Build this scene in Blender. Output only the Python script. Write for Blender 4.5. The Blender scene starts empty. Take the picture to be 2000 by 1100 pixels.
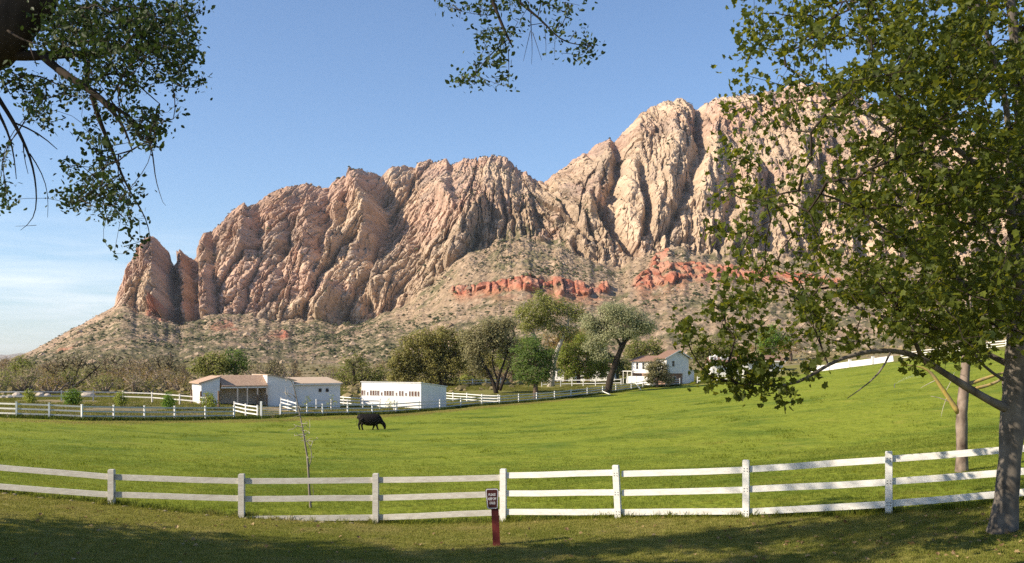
import bpy, bmesh, math, random
import numpy as np
from mathutils import Vector, Matrix

SC = bpy.context.scene
COL = SC.collection
rng = np.random.default_rng(7)
random.seed(7)
R = math.radians

# ------------------------------------------------------------------ camera, sky, sun, exposure
F = 1944.0          # focal length in photo pixels (photo is 2000 wide)
HOR = 705.0         # photo row of the horizon
cam_d = bpy.data.cameras.new('camera')
cam = bpy.data.objects.new('camera', cam_d)
COL.objects.link(cam)
cam.rotation_euler = (R(90), 0, 0)
cam_d.sensor_width = 36.0
cam_d.lens = 36.0 * F / 2000.0
cam_d.shift_y = (HOR - 550.0) / 2000.0
cam_d.clip_start = 0.1
cam_d.clip_end = 60000
SC.camera = cam

SUN_EL, SUN_B = R(34), R(19)        # elevation; angle of the sun from the -X axis towards the camera side
S_DIR = Vector((-math.cos(SUN_EL) * math.cos(SUN_B), -math.cos(SUN_EL) * math.sin(SUN_B), math.sin(SUN_EL)))
W = bpy.data.worlds.new('World')
SC.world = W
W.use_nodes = True
nt = W.node_tree
nt.nodes.clear()
out = nt.nodes.new('ShaderNodeOutputWorld')
bg = nt.nodes.new('ShaderNodeBackground')
sky = nt.nodes.new('ShaderNodeTexSky')
sky.sky_type = 'NISHITA'
sky.sun_disc = False
sky.sun_elevation = SUN_EL
sky.sun_rotation = math.atan2(S_DIR.x, S_DIR.y)
sky.altitude = 1100
sky.air_density = 1.05
sky.dust_density = 1.1
sky.ozone_density = 5.0
bg.inputs['Strength'].default_value = 0.102
# thin cirrus low over the horizon, mixed into the sky by view direction on the dome
geo = nt.nodes.new('ShaderNodeTexCoord')
sep = nt.nodes.new('ShaderNodeSeparateXYZ')
nt.links.new(geo.outputs['Generated'], sep.inputs[0])
mapn = nt.nodes.new('ShaderNodeMapping')
mapn.inputs['Scale'].default_value = (3.0, 3.0, 26.0)
mapn.inputs['Rotation'].default_value = (0.0, R(2.5), 0.0)
nt.links.new(geo.outputs['Generated'], mapn.inputs[0])
cn = nt.nodes.new('ShaderNodeTexNoise')
cn.inputs['Scale'].default_value = 2.2
cn.inputs['Detail'].default_value = 6
cn.inputs['Roughness'].default_value = 0.58
cn.inputs['Distortion'].default_value = 0.6
nt.links.new(mapn.outputs[0], cn.inputs['Vector'])
cr = nt.nodes.new('ShaderNodeMapRange')
cr.inputs[1].default_value = 0.41
cr.inputs[2].default_value = 0.82
nt.links.new(cn.outputs['Fac'], cr.inputs[0])
hr = nt.nodes.new('ShaderNodeMapRange')         # clouds only between 1 and 9 degrees up
hr.interpolation_type = 'SMOOTHSTEP'
hr.inputs[1].default_value = 0.15
hr.inputs[2].default_value = 0.045
nt.links.new(sep.outputs['Z'], hr.inputs[0])
mul = nt.nodes.new('ShaderNodeMath'); mul.operation = 'MULTIPLY'
nt.links.new(cr.outputs[0], mul.inputs[0]); nt.links.new(hr.outputs[0], mul.inputs[1])
mul2 = nt.nodes.new('ShaderNodeMath'); mul2.operation = 'MULTIPLY'
nt.links.new(mul.outputs[0], mul2.inputs[0]); mul2.inputs[1].default_value = 0.8
mixc = nt.nodes.new('ShaderNodeMix'); mixc.data_type = 'RGBA'
nt.links.new(mul2.outputs[0], mixc.inputs['Factor'])
nt.links.new(sky.outputs[0], mixc.inputs['A'])
mixc.inputs['B'].default_value = (7.2, 7.3, 7.6, 1)
nt.links.new(mixc.outputs['Result'], bg.inputs['Color'])
nt.links.new(bg.outputs[0], out.inputs[0])

sun_d = bpy.data.lights.new('sun', 'SUN')
sun_d.energy = 4.9
sun_d.angle = R(0.53)
sun_d.color = (1.0, 0.87, 0.68)
sun = bpy.data.objects.new('sun', sun_d)
sun.rotation_euler = S_DIR.to_track_quat('Z', 'Y').to_euler()
sun.location = (0, 0, 60)
COL.objects.link(sun)

vs = SC.view_settings
vs.view_transform = 'Standard'
vs.look = 'None'
vs.gamma = 1
vs.use_curve_mapping = False
vs.exposure = 0.82
SC.cycles.use_denoising = False
SC.cycles.use_adaptive_sampling = False
SC.cycles.sample_clamp_indirect = 4.0
SC.cycles.max_bounces = 6
SC.cycles.diffuse_bounces = 3
SC.cycles.transparent_max_bounces = 8

# ------------------------------------------------------------------ helpers
def at(px, py, Y):
    """world point seen at photo pixel (px, py) at depth Y (camera at the origin, looking along +Y)"""
    return np.array(((px - 1000.0) / F * Y, Y, (HOR - py) / F * Y))

def X(px, Y):
    return (px - 1000.0) / F * Y

def tag(o, label=None, cat=None, group=None, kind=None):
    if label: o['label'] = label
    if cat: o['category'] = cat
    if group: o['group'] = group
    if kind: o['kind'] = kind
    return o

def empty(name, loc=(0, 0, 0), rz=0.0, label=None, cat=None, group=None):
    o = bpy.data.objects.new(name, None)
    o.empty_display_size = 0.2
    o.location = loc
    o.rotation_euler = (0, 0, rz)
    COL.objects.link(o)
    return tag(o, label, cat, group)

_grad = None
def pn(x, y, seed=0):
    """2-D gradient noise, about -0.7..0.7"""
    global _grad
    if _grad is None:
        a = np.random.default_rng(99).uniform(0, 2 * np.pi, 4096)
        _grad = np.stack((np.cos(a), np.sin(a)), 1)
    xf, yf = np.floor(x), np.floor(y)
    xi, yi = xf.astype(np.int64), yf.astype(np.int64)
    fx, fy = x - xf, y - yf
    def g(ix, iy, dx, dy):
        h = (ix * 374761393 + iy * 668265263 + seed * 974634777) & 0xffffffff
        h = ((h ^ (h >> 13)) * 1274126177) & 0xffffffff
        v = _grad[(h ^ (h >> 16)) & 4095]
        return v[..., 0] * dx + v[..., 1] * dy
    ux = fx * fx * fx * (fx * (fx * 6 - 15) + 10)
    uy = fy * fy * fy * (fy * (fy * 6 - 15) + 10)
    a = g(xi, yi, fx, fy); b = g(xi + 1, yi, fx - 1, fy)
    c = g(xi, yi + 1, fx, fy - 1); d = g(xi + 1, yi + 1, fx - 1, fy - 1)
    return (a + (b - a) * ux) + ((c + (d - c) * ux) - (a + (b - a) * ux)) * uy

def fbm(x, y, seed=0, octv=4, gain=0.5):
    s = 0; a = 1.0
    for k in range(octv):
        s = s + a * pn(x * 2 ** k, y * 2 ** k, seed + k)
        a *= gain
    return s

def smooth(e0, e1, v):
    t = np.clip((v - e0) / (e1 - e0), 0, 1)
    return t * t * (3 - 2 * t)

def cells(x, y, seed=0):
    """2-D cell noise: (random value of the nearest cell, second random value, distance to the cell border)"""
    xi, yi = np.floor(x).astype(np.int64), np.floor(y).astype(np.int64)
    lx = np.zeros(x.shape); ly = np.zeros(x.shape); f1 = np.full(x.shape, 9.0); f2 = np.full(x.shape, 9.0); v1 = np.zeros(x.shape); v2 = np.zeros(x.shape)
    for i in (-1, 0, 1):
        for j in (-1, 0, 1):
            cx_, cy_ = xi + i, yi + j
            h = (cx_ * 374761393 + cy_ * 668265263 + seed * 974634777) & 0xffffffff
            h = ((h ^ (h >> 13)) * 1274126177) & 0xffffffff
            h = h ^ (h >> 16)
            px_ = cx_ + (h & 1023) / 1023.0; py_ = cy_ + ((h >> 10) & 1023) / 1023.0
            dd = np.hypot(px_ - x, py_ - y)
            near = dd < f1
            f2 = np.where(near, f1, np.minimum(f2, dd))
            v1 = np.where(near, ((h >> 4) & 2047) / 2047.0, v1); v2 = np.where(near, ((h >> 15) & 2047) / 2047.0, v2)
            lx = np.where(near, x - px_, lx); ly = np.where(near, y - py_, ly)
            f1 = np.where(near, dd, f1)
    return v1, v2, f2 - f1, lx, ly

class MB:
    """collects vertices and faces; build() links them as one mesh object"""
    def __init__(s):
        s.v = []; s.f = []; s.n = 0; s.attr = []; s.nrm = []
    def add(s, verts, faces, tone=None):
        verts = np.asarray(verts, float).reshape(-1, 3)
        s.v.append(verts)
        off = s.n
        if isinstance(faces, np.ndarray):
            s.f.append(faces + off)
        else:
            by = {}
            for f in faces:
                by.setdefault(len(f), []).append(f)
            for k, l in by.items():
                s.f.append(np.asarray(l, int) + off)
        if tone is None: tone = 0.5
        s.attr.append(np.broadcast_to(np.asarray(tone, float), (len(verts),)))
        s.n += len(verts)
        return s
    def box(s, c, d, rz=0.0, tone=None, tilt=None):
        c = np.asarray(c, float)
        hx, hy, hz = d[0] / 2, d[1] / 2, d[2] / 2
        v = np.array([(-hx, -hy, -hz), (hx, -hy, -hz), (hx, hy, -hz), (-hx, hy, -hz), (-hx, -hy, hz), (hx, -hy, hz), (hx, hy, hz), (-hx, hy, hz)])
        if tilt is not None:
            v = v @ np.array(tilt.to_3x3()).T if hasattr(tilt, 'to_3x3') else v @ np.array(tilt).T
        if rz:
            ca, sa = math.cos(rz), math.sin(rz)
            v = v @ np.array([[ca, sa, 0], [-sa, ca, 0], [0, 0, 1]])
        return s.add(v + c, [(0, 3, 2, 1), (4, 5, 6, 7), (0, 1, 5, 4), (1, 2, 6, 5), (2, 3, 7, 6), (3, 0, 4, 7)], tone)
    def bar(s, p, q, w, h, tone=None):
        """box from p to q; w across (horizontal), h upright"""
        p = np.asarray(p, float); q = np.asarray(q, float)
        d = q - p; L = np.linalg.norm(d); d = d / L
        side = np.cross(d, (0, 0, 1)); side /= (np.linalg.norm(side) + 1e-9)
        up = np.cross(side, d)
        v = []
        for e in (p, q):
            for a, b in ((-1, -1), (1, -1), (1, 1), (-1, 1)):
                v.append(e + side * a * w / 2 + up * b * h / 2)
        return s.add(v, [(0, 3, 2, 1), (4, 5, 6, 7), (0, 1, 5, 4), (1, 2, 6, 5), (2, 3, 7, 6), (3, 0, 4, 7)], tone)
    def tube(s, pts, rad, sides=7, tone=None, cap=True):
        pts = np.asarray(pts, float); n = len(pts)
        rad = np.broadcast_to(np.asarray(rad, float), (n,))
        d = np.gradient(pts, axis=0)
        d /= (np.linalg.norm(d, axis=1)[:, None] + 1e-9)
        ref = np.array((0.31, 0.17, 0.93)) if abs(d[0][2]) < 0.8 else np.array((0.9, 0.3, 0.1))
        u = np.cross(d, ref); u /= (np.linalg.norm(u, axis=1)[:, None] + 1e-9)
        w = np.cross(d, u)
        a = np.arange(sides) * 2 * np.pi / sides
        ring = pts[:, None, :] + rad[:, None, None] * (np.cos(a)[None, :, None] * u[:, None, :] + np.sin(a)[None, :, None] * w[:, None, :])
        i = np.arange(n - 1)[:, None] * sides; j = np.arange(sides)[None, :]; j2 = (j + 1) % sides
        f = np.stack((i + j, i + j2, i + sides + j2, i + sides + j), -1).reshape(-1, 4)
        s.add(ring.reshape(-1, 3), f, tone)
        if cap:
            off = s.n - n * sides
            s.f.append(np.asarray([list(range(off + sides - 1, off - 1, -1)), list(range(off + (n - 1) * sides, off + n * sides))], int))
        return s
    def mesh(s, name, smooth_shade=False):
        me = bpy.data.meshes.new(name)
        v = np.concatenate(s.v)
        loops = np.concatenate([f.ravel() for f in s.f])
        tot = np.concatenate([np.full(len(f), f.shape[1], int) for f in s.f])
        me.vertices.add(len(v)); me.vertices.foreach_set('co', v.ravel())
        me.loops.add(len(loops)); me.loops.foreach_set('vertex_index', loops.astype(np.int32))
        me.polygons.add(len(tot))
        me.polygons.foreach_set('loop_start', np.concatenate(([0], np.cumsum(tot)[:-1])).astype(np.int32))
        me.polygons.foreach_set('loop_total', tot.astype(np.int32))
        me.polygons.foreach_set('use_smooth', np.full(len(tot), bool(smooth_shade)))
        at_ = me.attributes.new('tone', 'FLOAT', 'POINT')
        at_.data.foreach_set('value', np.concatenate(s.attr).astype(np.float32))
        me.update(calc_edges=True)
        if s.nrm: me.normals_split_custom_set_from_vertices(np.concatenate(s.nrm).tolist())
        return me
    def build(s, name, mat, parent=None, smooth_shade=False, loc=None):
        o = bpy.data.objects.new(name, s.mesh(name, smooth_shade))
        if mat: o.data.materials.append(mat)
        COL.objects.link(o)
        if parent: o.parent = parent
        if loc is not None: o.location = loc
        return o

def grid_mesh(name, V, mat, smooth_shade=True, col=None, faces=None):
    """V: (rows, cols, 3)"""
    nr, nc = V.shape[:2]
    if faces is None:
        i = np.arange(nr - 1)[:, None] * nc; j = np.arange(nc - 1)[None, :]
        faces = np.stack((i + j, i + j + 1, i + nc + j + 1, i + nc + j), -1).reshape(-1, 4)
    m = MB(); m.add(V.reshape(-1, 3), faces)
    me = m.mesh(name, smooth_shade)
    if col is not None:
        ca = me.attributes.new('Col', 'FLOAT_COLOR', 'POINT')
        c4 = np.ones((nr * nc, 4), np.float32); c4[:, :3] = col.reshape(-1, 3)
        ca.data.foreach_set('color', c4.ravel())
    o = bpy.data.objects.new(name, me)
    me.materials.append(mat)
    COL.objects.link(o)
    return o

# ------------------------------------------------------------------ materials
def new_mat(name):
    m = bpy.data.materials.new(name); m.use_nodes = True
    n = m.node_tree; n.nodes.clear()
    o = n.nodes.new('ShaderNodeOutputMaterial'); b = n.nodes.new('ShaderNodeBsdfPrincipled')
    n.links.new(b.outputs[0], o.inputs[0])
    b.inputs['Specular IOR Level'].default_value = 0.25
    return m, n, b

def N(n, kind, **kw):
    nd = n.nodes.new('ShaderNode' + kind)
    for k, v in kw.items():
        if k in ('op', 'operation'): nd.operation = v
        elif k == 'dtype': nd.data_type = v
        elif k == 'blend': nd.blend_type = v
        else: nd.inputs[k.replace('_', ' ')].default_value = v
    return nd

def ramp(n, fac, stops):
    r = n.nodes.new('ShaderNodeValToRGB')
    e = r.color_ramp.elements
    while len(e) > 1: e.remove(e[-1])
    e[0].position = stops[0][0]; e[0].color = (*stops[0][1], 1)
    for p, c in stops[1:]:
        q = e.new(p); q.color = (*c, 1)
    n.links.new(fac, r.inputs[0])
    return r

def mix_rgb(n, fac, a, b, blend='MIX'):
    m = n.nodes.new('ShaderNodeMix'); m.data_type = 'RGBA'; m.blend_type = blend
    for sock, val in (('Factor', fac), ('A', a), ('B', b)):
        if hasattr(val, 'is_linked') or hasattr(val, 'links'): n.links.new(val, m.inputs[sock])
        elif sock == 'Factor': m.inputs[sock].default_value = val
        else: m.inputs[sock].default_value = (*val, 1)
    return m.outputs['Result']

def simple_mat(name, c1, c2, scale=6.0, rough=0.75, bump=0.15, stretch=(1, 1, 1), detail=5, bump_dist=0.02, spec=0.25, grime=None, grime_amt=0.3):
    m, n, b = new_mat(name)
    tc = N(n, 'TexCoord'); mp = N(n, 'Mapping'); mp.inputs['Scale'].default_value = stretch
    n.links.new(tc.outputs['Object'], mp.inputs[0])
    t = N(n, 'TexNoise', Scale=scale, Detail=detail, Roughness=0.6)
    n.links.new(mp.outputs[0], t.inputs['Vector'])
    r = ramp(n, t.outputs['Fac'], [(0.3, c1), (0.7, c2)])
    c = r.outputs[0]
    if grime:
        t2 = N(n, 'TexNoise', Scale=scale * 0.35, Detail=6, Roughness=0.7)
        n.links.new(mp.outputs[0], t2.inputs['Vector'])
        mr = N(n, 'MapRange'); mr.inputs[1].default_value = 0.5; mr.inputs[2].default_value = 0.75; mr.inputs[4].default_value = grime_amt
        n.links.new(t2.outputs['Fac'], mr.inputs[0])
        c = mix_rgb(n, mr.outputs[0], c, grime)
    n.links.new(c, b.inputs['Base Color'])
    b.inputs['Roughness'].default_value = rough
    b.inputs['Specular IOR Level'].default_value = spec
    if bump:
        bp = N(n, 'Bump', Strength=bump, Distance=bump_dist)
        n.links.new(t.outputs['Fac'], bp.inputs['Height']); n.links.new(bp.outputs[0], b.inputs['Normal'])
    return m

def leaf_mat(name, dark, light, trans, tw=0.35, rough=0.55, spec=0.2):
    """leaf colour varies per leaf by the 'tone' attribute; part of the light passes through"""
    m, n, b = new_mat(name)
    a = n.nodes.new('ShaderNodeAttribute'); a.attribute_name = 'tone'
    r = ramp(n, a.outputs['Fac'], [(0.0, dark), (1.0, light)])
    n.links.new(r.outputs[0], b.inputs['Base Color'])
    b.inputs['Roughness'].default_value = rough
    b.inputs['Specular IOR Level'].default_value = spec
    tr = N(n, 'BsdfTranslucent')
    r2 = mix_rgb(n, 0.6, r.outputs[0], trans)
    n.links.new(r2, tr.inputs['Color'])
    mx = N(n, 'MixShader'); mx.inputs[0].default_value = tw
    n.links.new(b.outputs[0], mx.inputs[1]); n.links.new(tr.outputs[0], mx.inputs[2])
    o = [q for q in n.nodes if q.type == 'OUTPUT_MATERIAL'][0]
    n.links.new(mx.outputs[0], o.inputs[0])
    return m
# ------------------------------------------------------------------ ground: one height function fitted through measured points
CP = []          # (px, py, Y)
for px in (-900, -300, 400, 1000, 1600, 2300, 2900):
    CP += [('z', px, 3.0, -1.75), ('z', px, 9.0, -2.45)]
for px, py, Y in [(-400, 925, 26), (0, 964, 26), (218, 987, 26), (472, 1011, 26), (734, 1022, 26), (983, 1020, 25.5), (1208, 1011, 24.5), (1457, 1010, 23.5),
                  (1736, 1004, 22.3), (1990, 985, 21), (2400, 950, 20),
                  (0, 1100, 18.5), (-400, 1050, 18.5), (500, 1100, 19), (1000, 1100, 19.6), (1500, 1100, 18.8), (2000, 1100, 16.5), (2400, 1060, 16.5),
                  (970, 1065, 21.5), (1960, 1037, 19.3),
                  (0, 890, 42), (-400, 860, 42), (300, 912, 42), (607, 992, 29), (1000, 945, 38), (1350, 930, 36), (1880, 922, 28), (1900, 850, 42), (2300, 820, 42),
                  (0, 828, 72), (400, 843, 80), (725, 841, 92), (1000, 850, 80), (1500, 800, 85), (1900, 770, 75), (2300, 730, 75), (1300, 860, 62), (1600, 880, 50),
                  (32, 816, 83), (-200, 812, 86), (222, 820, 87), (401, 817, 102), (600, 812, 112), (727, 809, 118), (860, 801, 131), (941, 792, 140), (1048, 784, 154), (1147, 774, 165),
                  (1256, 758, 178), (1340, 752, 182), (1480, 741, 178), (1700, 713, 165), (1900, 688, 160), (2200, 660, 150),
                  (430, 788, 124), (640, 790, 140), (780, 794, 136), (880, 772, 165), (970, 766, 175), (900, 754, 195), (1130, 754, 190), (1290, 745, 195),
                  (1450, 731, 205), (1700, 705, 205), (1900, 680, 205), (0, 783, 118), (200, 772, 150), (-300, 775, 150), (100, 742, 230), (500, 740, 260), (1000, 728, 280), (1500, 700, 300), (1900, 670, 300),
                  (0, 716, 520), (600, 715, 520), (1200, 706, 520), (1900, 690, 520), (-600, 716, 520), (2600, 680, 520)]:
    CP.append(('z', px, Y, (HOR - py) / F * Y))
_P = np.array([((c[1] - 1000) / 500.0, math.log(c[2]) * 3.0) for c in CP])
_Z = np.array([c[3] for c in CP])
def _tps(d2): return np.where(d2 > 0, 0.5 * d2 * np.log(d2 + 1e-12), 0)
_n = len(_P)
_d2 = ((_P[:, None] - _P[None]) ** 2).sum(-1)
_K = np.zeros((_n + 3, _n + 3))
_K[:_n, :_n] = _tps(_d2) + np.eye(_n) * 0.004
_K[:_n, _n] = 1; _K[:_n, _n + 1:] = _P
_K[_n, :_n] = 1; _K[_n + 1:, :_n] = _P.T
_w = np.linalg.solve(_K, np.concatenate((_Z, np.zeros(3))))
def ground_base(x, y):
    x = np.atleast_1d(np.asarray(x, float)); y = np.atleast_1d(np.asarray(y, float))
    yy = np.clip(y, 2.5, 560)
    u = np.clip(x / np.maximum(y, 2.5) * F / 500.0, -3.8, 3.8); v = np.log(yy) * 3.0
    q = np.stack((u, v), -1)
    z = np.full(u.shape, _w[_n]) + q @ _w[_n + 1:]
    for i in range(_n):
        z = z + _w[i] * _tps(((q - _P[i]) ** 2).sum(-1))
    far = smooth(520, 1500, y)
    z = z * (1 - far) + (-3.0) * far
    return z
def ground_z(x, y):
    x = np.atleast_1d(np.asarray(x, float)); y = np.atleast_1d(np.asarray(y, float))
    z = ground_base(x, y)
    b = smooth(34, 60, y) * (1 - smooth(900, 2000, y))
    z = z + b * (0.10 * pn(x / 14, y / 14, 3) + 0.05 * pn(x / 4.5, y / 4.5, 4))
    z = z + 0.035 * pn(x / 3.1, y / 3.1, 5) * (1 - smooth(100, 200, y))
    d = smooth(200, 320, y) * (1 - smooth(900, 2000, y))
    return z + d * (1.3 * pn(x / 40, y / 40, 6) + 0.5 * pn(x / 12, y / 12, 7))
def gz(x, y): return float(ground_z(x, y)[0])
def gp(px, Y, dz=0.0):
    x = X(px, Y); return np.array((x, Y, gz(x, Y) + dz))

FENCE = [(X(-330, 26.3), 26.3), (X(-80, 26.0), 26.0), (X(218, 26), 26.0), (X(472, 26), 26.0), (X(734, 26), 26.0), (X(983, 25.5), 25.5), (X(1208, 24.5), 24.5), (X(1457, 23.5), 23.5), (X(1736, 22.3), 22.3), (X(2030, 21.1), 21.1), (X(2330, 20.0), 20.0)]
MIDF = [(-60, 84), (32, 83), (96, 83.5), (160, 84), (222, 87), (282, 91), (341, 96), (401, 101), (457, 104), (510, 106), (600, 112), (630, 113), (679, 115.5), (727, 118), (773, 122), (818, 126.5), (859, 131), (900, 135.5), (941, 140), (976, 144), (1013, 149), (1048, 154), (1083, 158), (1115, 162), (1147, 166), (1177, 169), (1203, 172), (1233, 175), (1256, 178), (1275, 179), (1300, 180), (1328, 181)]
_fx = np.array([p[0] for p in FENCE]); _fy = np.array([p[1] for p in FENCE])
_mu = np.array([-2000] + [p[0] for p in MIDF] + [1480, 1700, 1900, 2300, 4000], float)
_mY = np.array([80] + [p[1] for p in MIDF] + [178, 165, 160, 152, 120], float)

# grid, polar about the viewpoint only in its density; heights are the world height function
gu = np.concatenate((np.linspace(-2.0, -0.62, 50)[:-1], np.linspace(-0.62, 0.62, 340), np.linspace(0.62, 2.0, 50)[1:]))
gY = np.concatenate((np.linspace(-4, 14, 26)[:-1], np.linspace(14, 32, 120)[:-1], np.geomspace(32, 220, 170)[:-1], np.geomspace(220, 900, 70)[:-1], np.geomspace(900, 17000, 24)))
U, YY = np.meshgrid(gu, gY)
XX = U * np.maximum(YY, 14)
ZZ = ground_z(XX.ravel(), YY.ravel()).reshape(XX.shape)
ZZ = np.where(YY < 2.5, -1.75, ZZ)
V = np.stack((XX, YY, ZZ), -1)
nr, nc = XX.shape
fi = np.arange(nr - 1)[:, None] * nc; fj = np.arange(nc - 1)[None, :]
allf = np.stack((fi + fj, fi + fj + 1, fi + nc + fj + 1, fi + nc + fj), -1)
cx = 0.25 * (XX[:-1, :-1] + XX[1:, :-1] + XX[:-1, 1:] + XX[1:, 1:]); cy = 0.25 * (YY[:-1, :-1] + YY[1:, :-1] + YY[:-1, 1:] + YY[1:, 1:])
def lawn_edge(x): return np.interp(x, _fx, _fy)
def meadow_edge(x, y):
    u = x / np.maximum(y, 1) * F + 1000
    return np.interp(u, _mu, _mY)
cu_ = cx / np.maximum(cy, 1) * F + 1000
zone = np.where(cy < lawn_edge(cx), 0, np.where(cy < meadow_edge(cx, cy), 1, np.where((cu_ > 800) & (cy < 222 + 6 * np.sin(cu_ / 60)), 3, 2)))
def zone_obj(name, z, mat):
    f = allf[zone == z]
    used = np.unique(f); remap = np.zeros(nr * nc, int); remap[used] = np.arange(len(used))
    m = MB(); m.add(V.reshape(-1, 3)[used], remap[f])
    return tag(m.build(name, mat, smooth_shade=True), kind='structure')

def grass_ground(name, stops, patch, patch_amt, dry, dry_amt, scale):
    m, n, b = new_mat(name)
    tc = N(n, 'TexCoord')
    t = N(n, 'TexNoise', Scale=scale, Detail=7, Roughness=0.65)
    n.links.new(tc.outputs['Object'], t.inputs['Vector'])
    r = ramp(n, t.outputs['Fac'], stops)
    t2 = N(n, 'TexNoise', Scale=0.16, Detail=5, Roughness=0.6); n.links.new(tc.outputs['Object'], t2.inputs['Vector'])
    mr = N(n, 'MapRange'); mr.inputs[1].default_value = 0.48; mr.inputs[2].default_value = 0.68; mr.inputs[4].default_value = patch_amt
    n.links.new(t2.outputs['Fac'], mr.inputs[0])
    c = mix_rgb(n, mr.outputs[0], r.outputs[0], patch)
    t3 = N(n, 'TexNoise', Scale=0.33, Detail=6, Roughness=0.7, Distortion=0.4); n.links.new(tc.outputs['Object'], t3.inputs['Vector'])
    mr3 = N(n, 'MapRange'); mr3.inputs[1].default_value = 0.55; mr3.inputs[2].default_value = 0.72; mr3.inputs[4].default_value = dry_amt
    n.links.new(t3.outputs['Fac'], mr3.inputs[0])
    c = mix_rgb(n, mr3.outputs[0], c, dry)
    n.links.new(c, b.inputs['Base Color'])
    b.inputs['Roughness'].default_value = 0.9; b.inputs['Specular IOR Level'].default_value = 0.1
    bp = N(n, 'Bump', Strength=0.8, Distance=0.08); n.links.new(t.outputs['Fac'], bp.inputs['Height']); n.links.new(bp.outputs[0], b.inputs['Normal'])
    return m
M_lawn = grass_ground('lawn_soil', [(0.25, (0.13, 0.135, 0.024)), (0.5, (0.21, 0.195, 0.045)), (0.75, (0.32, 0.27, 0.095))], (0.10, 0.12, 0.02), 0.5, (0.23, 0.18, 0.075), 0.55, 9.0)
M_meadow = grass_ground('meadow_soil', [(0.25, (0.12, 0.155, 0.013)), (0.5, (0.185, 0.22, 0.02)), (0.75, (0.25, 0.27, 0.03))], (0.075, 0.125, 0.012), 0.85, (0.28, 0.25, 0.045), 0.55, 2.6)
zone_obj('lawn', 0, M_lawn)
zone_obj('meadow', 1, M_meadow)

M_yard = grass_ground('yard_soil', [(0.25, (0.11, 0.115, 0.025)), (0.5, (0.17, 0.16, 0.042)), (0.75, (0.26, 0.215, 0.09))], (0.12, 0.13, 0.028), 0.6, (0.28, 0.22, 0.11), 0.6, 1.2)
zone_obj('yard', 3, M_yard)
m, n, b = new_mat('desert_soil')
tc = N(n, 'TexCoord')
t = N(n, 'TexNoise', Scale=0.35, Detail=9, Roughness=0.7); n.links.new(tc.outputs['Object'], t.inputs['Vector'])
r = ramp(n, t.outputs['Fac'], [(0.32, (0.12, 0.10, 0.055)), (0.5, (0.26, 0.20, 0.12)), (0.7, (0.38, 0.29, 0.18))])
t2 = N(n, 'TexNoise', Scale=0.06, Detail=6, Roughness=0.65); n.links.new(tc.outputs['Object'], t2.inputs['Vector'])
mr = N(n, 'MapRange'); mr.inputs[1].default_value = 0.42; mr.inputs[2].default_value = 0.6; mr.inputs[4].default_value = 0.75
n.links.new(t2.outputs['Fac'], mr.inputs[0])
c = mix_rgb(n, mr.outputs[0], r.outputs[0], (0.105, 0.115, 0.045))
n.links.new(c, b.inputs['Base Color']); b.inputs['Roughness'].default_value = 0.95; b.inputs['Specular IOR Level'].default_value = 0.08
bp = N(n, 'Bump', Strength=0.7, Distance=0.4); n.links.new(t.outputs['Fac'], bp.inputs['Height']); n.links.new(bp.outputs[0], b.inputs['Normal'])
M_desert = m
zone_obj('desert_plain', 2, M_desert)

# ------------------------------------------------------------------ the mountain
crest = [(-900, 800, 1900), (-300, 745, 1700), (0, 712, 1560), (60, 689, 1560), (120, 656, 1570), (200, 613, 1585), (226, 599, 1590), (234, 570, 1592), (250, 528, 1597), (272, 497, 1603), (292, 478, 1609), (312, 472, 1615), (324, 483, 1619), (331, 511, 1621), (337, 506, 1623), (343, 489, 1625), (352, 485, 1627), (364, 493, 1631), (372, 497, 1633), (380, 490, 1636), (392, 474, 1640), (420, 440, 1651), (445, 416, 1661), (468, 396, 1670), (478, 393, 1674), (484, 402, 1677), (505, 388, 1685), (530, 370, 1695), (560, 357, 1707), (585, 357, 1717), (600, 355, 1723), (615, 358, 1729), (640, 365, 1739), (650, 352, 1743), (664, 350, 1749), (676, 350, 1754), (684, 334, 1757), (700, 327, 1769), (722, 325, 1789), (745, 328, 1811), (765, 319, 1830), (790, 325, 1893), (812, 331, 1950), (816, 321, 1949), (835, 316, 1947), (860, 312, 1944), (872, 308, 1943), (880, 319, 1942), (900, 313, 1940), (925, 308, 1932), (950, 305, 1925), (985, 308, 1914), (1000, 316, 1910), (1012, 332, 1906), (1028, 340, 1900), (1045, 354, 1895), (1062, 359, 1890), (1072, 350, 1887), (1090, 336, 1884), (1110, 322, 1880), (1140, 300, 1880), (1165, 286, 1880), (1190, 276, 1885), (1200, 281, 1887), (1215, 258, 1890), (1235, 243, 1892), (1252, 222, 1894), (1275, 207, 1896), (1305, 196, 1900), (1325, 195, 1904), (1345, 201, 1909), (1360, 208, 1912), (1385, 196, 1918), (1430, 187, 1929), (1480, 181, 1941), (1520, 169, 1950), (1560, 160, 1960), (1600, 166, 1962), (1660, 180, 1965), (1700, 196, 1967), (1760, 215, 1970), (1830, 232, 1974), (1920, 262, 1979), (2000, 290, 1983), (2300, 330, 2100), (2900, 420, 2200), (3600, 600, 2400)]
cbase = [(-900, 812, 1800), (-300, 752, 1560), (0, 716, 1400), (60, 694, 1400), (120, 662, 1400), (200, 620, 1400), (228, 602, 1400), (260, 598, 1400), (300, 604, 1400), (330, 632, 1400), (360, 640, 1400), (400, 628, 1400), (440, 618, 1400), (520, 628, 1400), (580, 634, 1400), (650, 632, 1400), (700, 636, 1405), (740, 622, 1410), (800, 590, 1398), (840, 560, 1390), (900, 508, 1382), (1000, 462, 1430), (1080, 470, 1424), (1140, 500, 1360), (1200, 530, 1366), (1240, 506, 1370), (1300, 490, 1369), (1360, 496, 1368), (1440, 506, 1367), (1600, 505, 1365), (2000, 520, 1360), (2900, 590, 1500), (3600, 680, 1700)]
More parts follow.
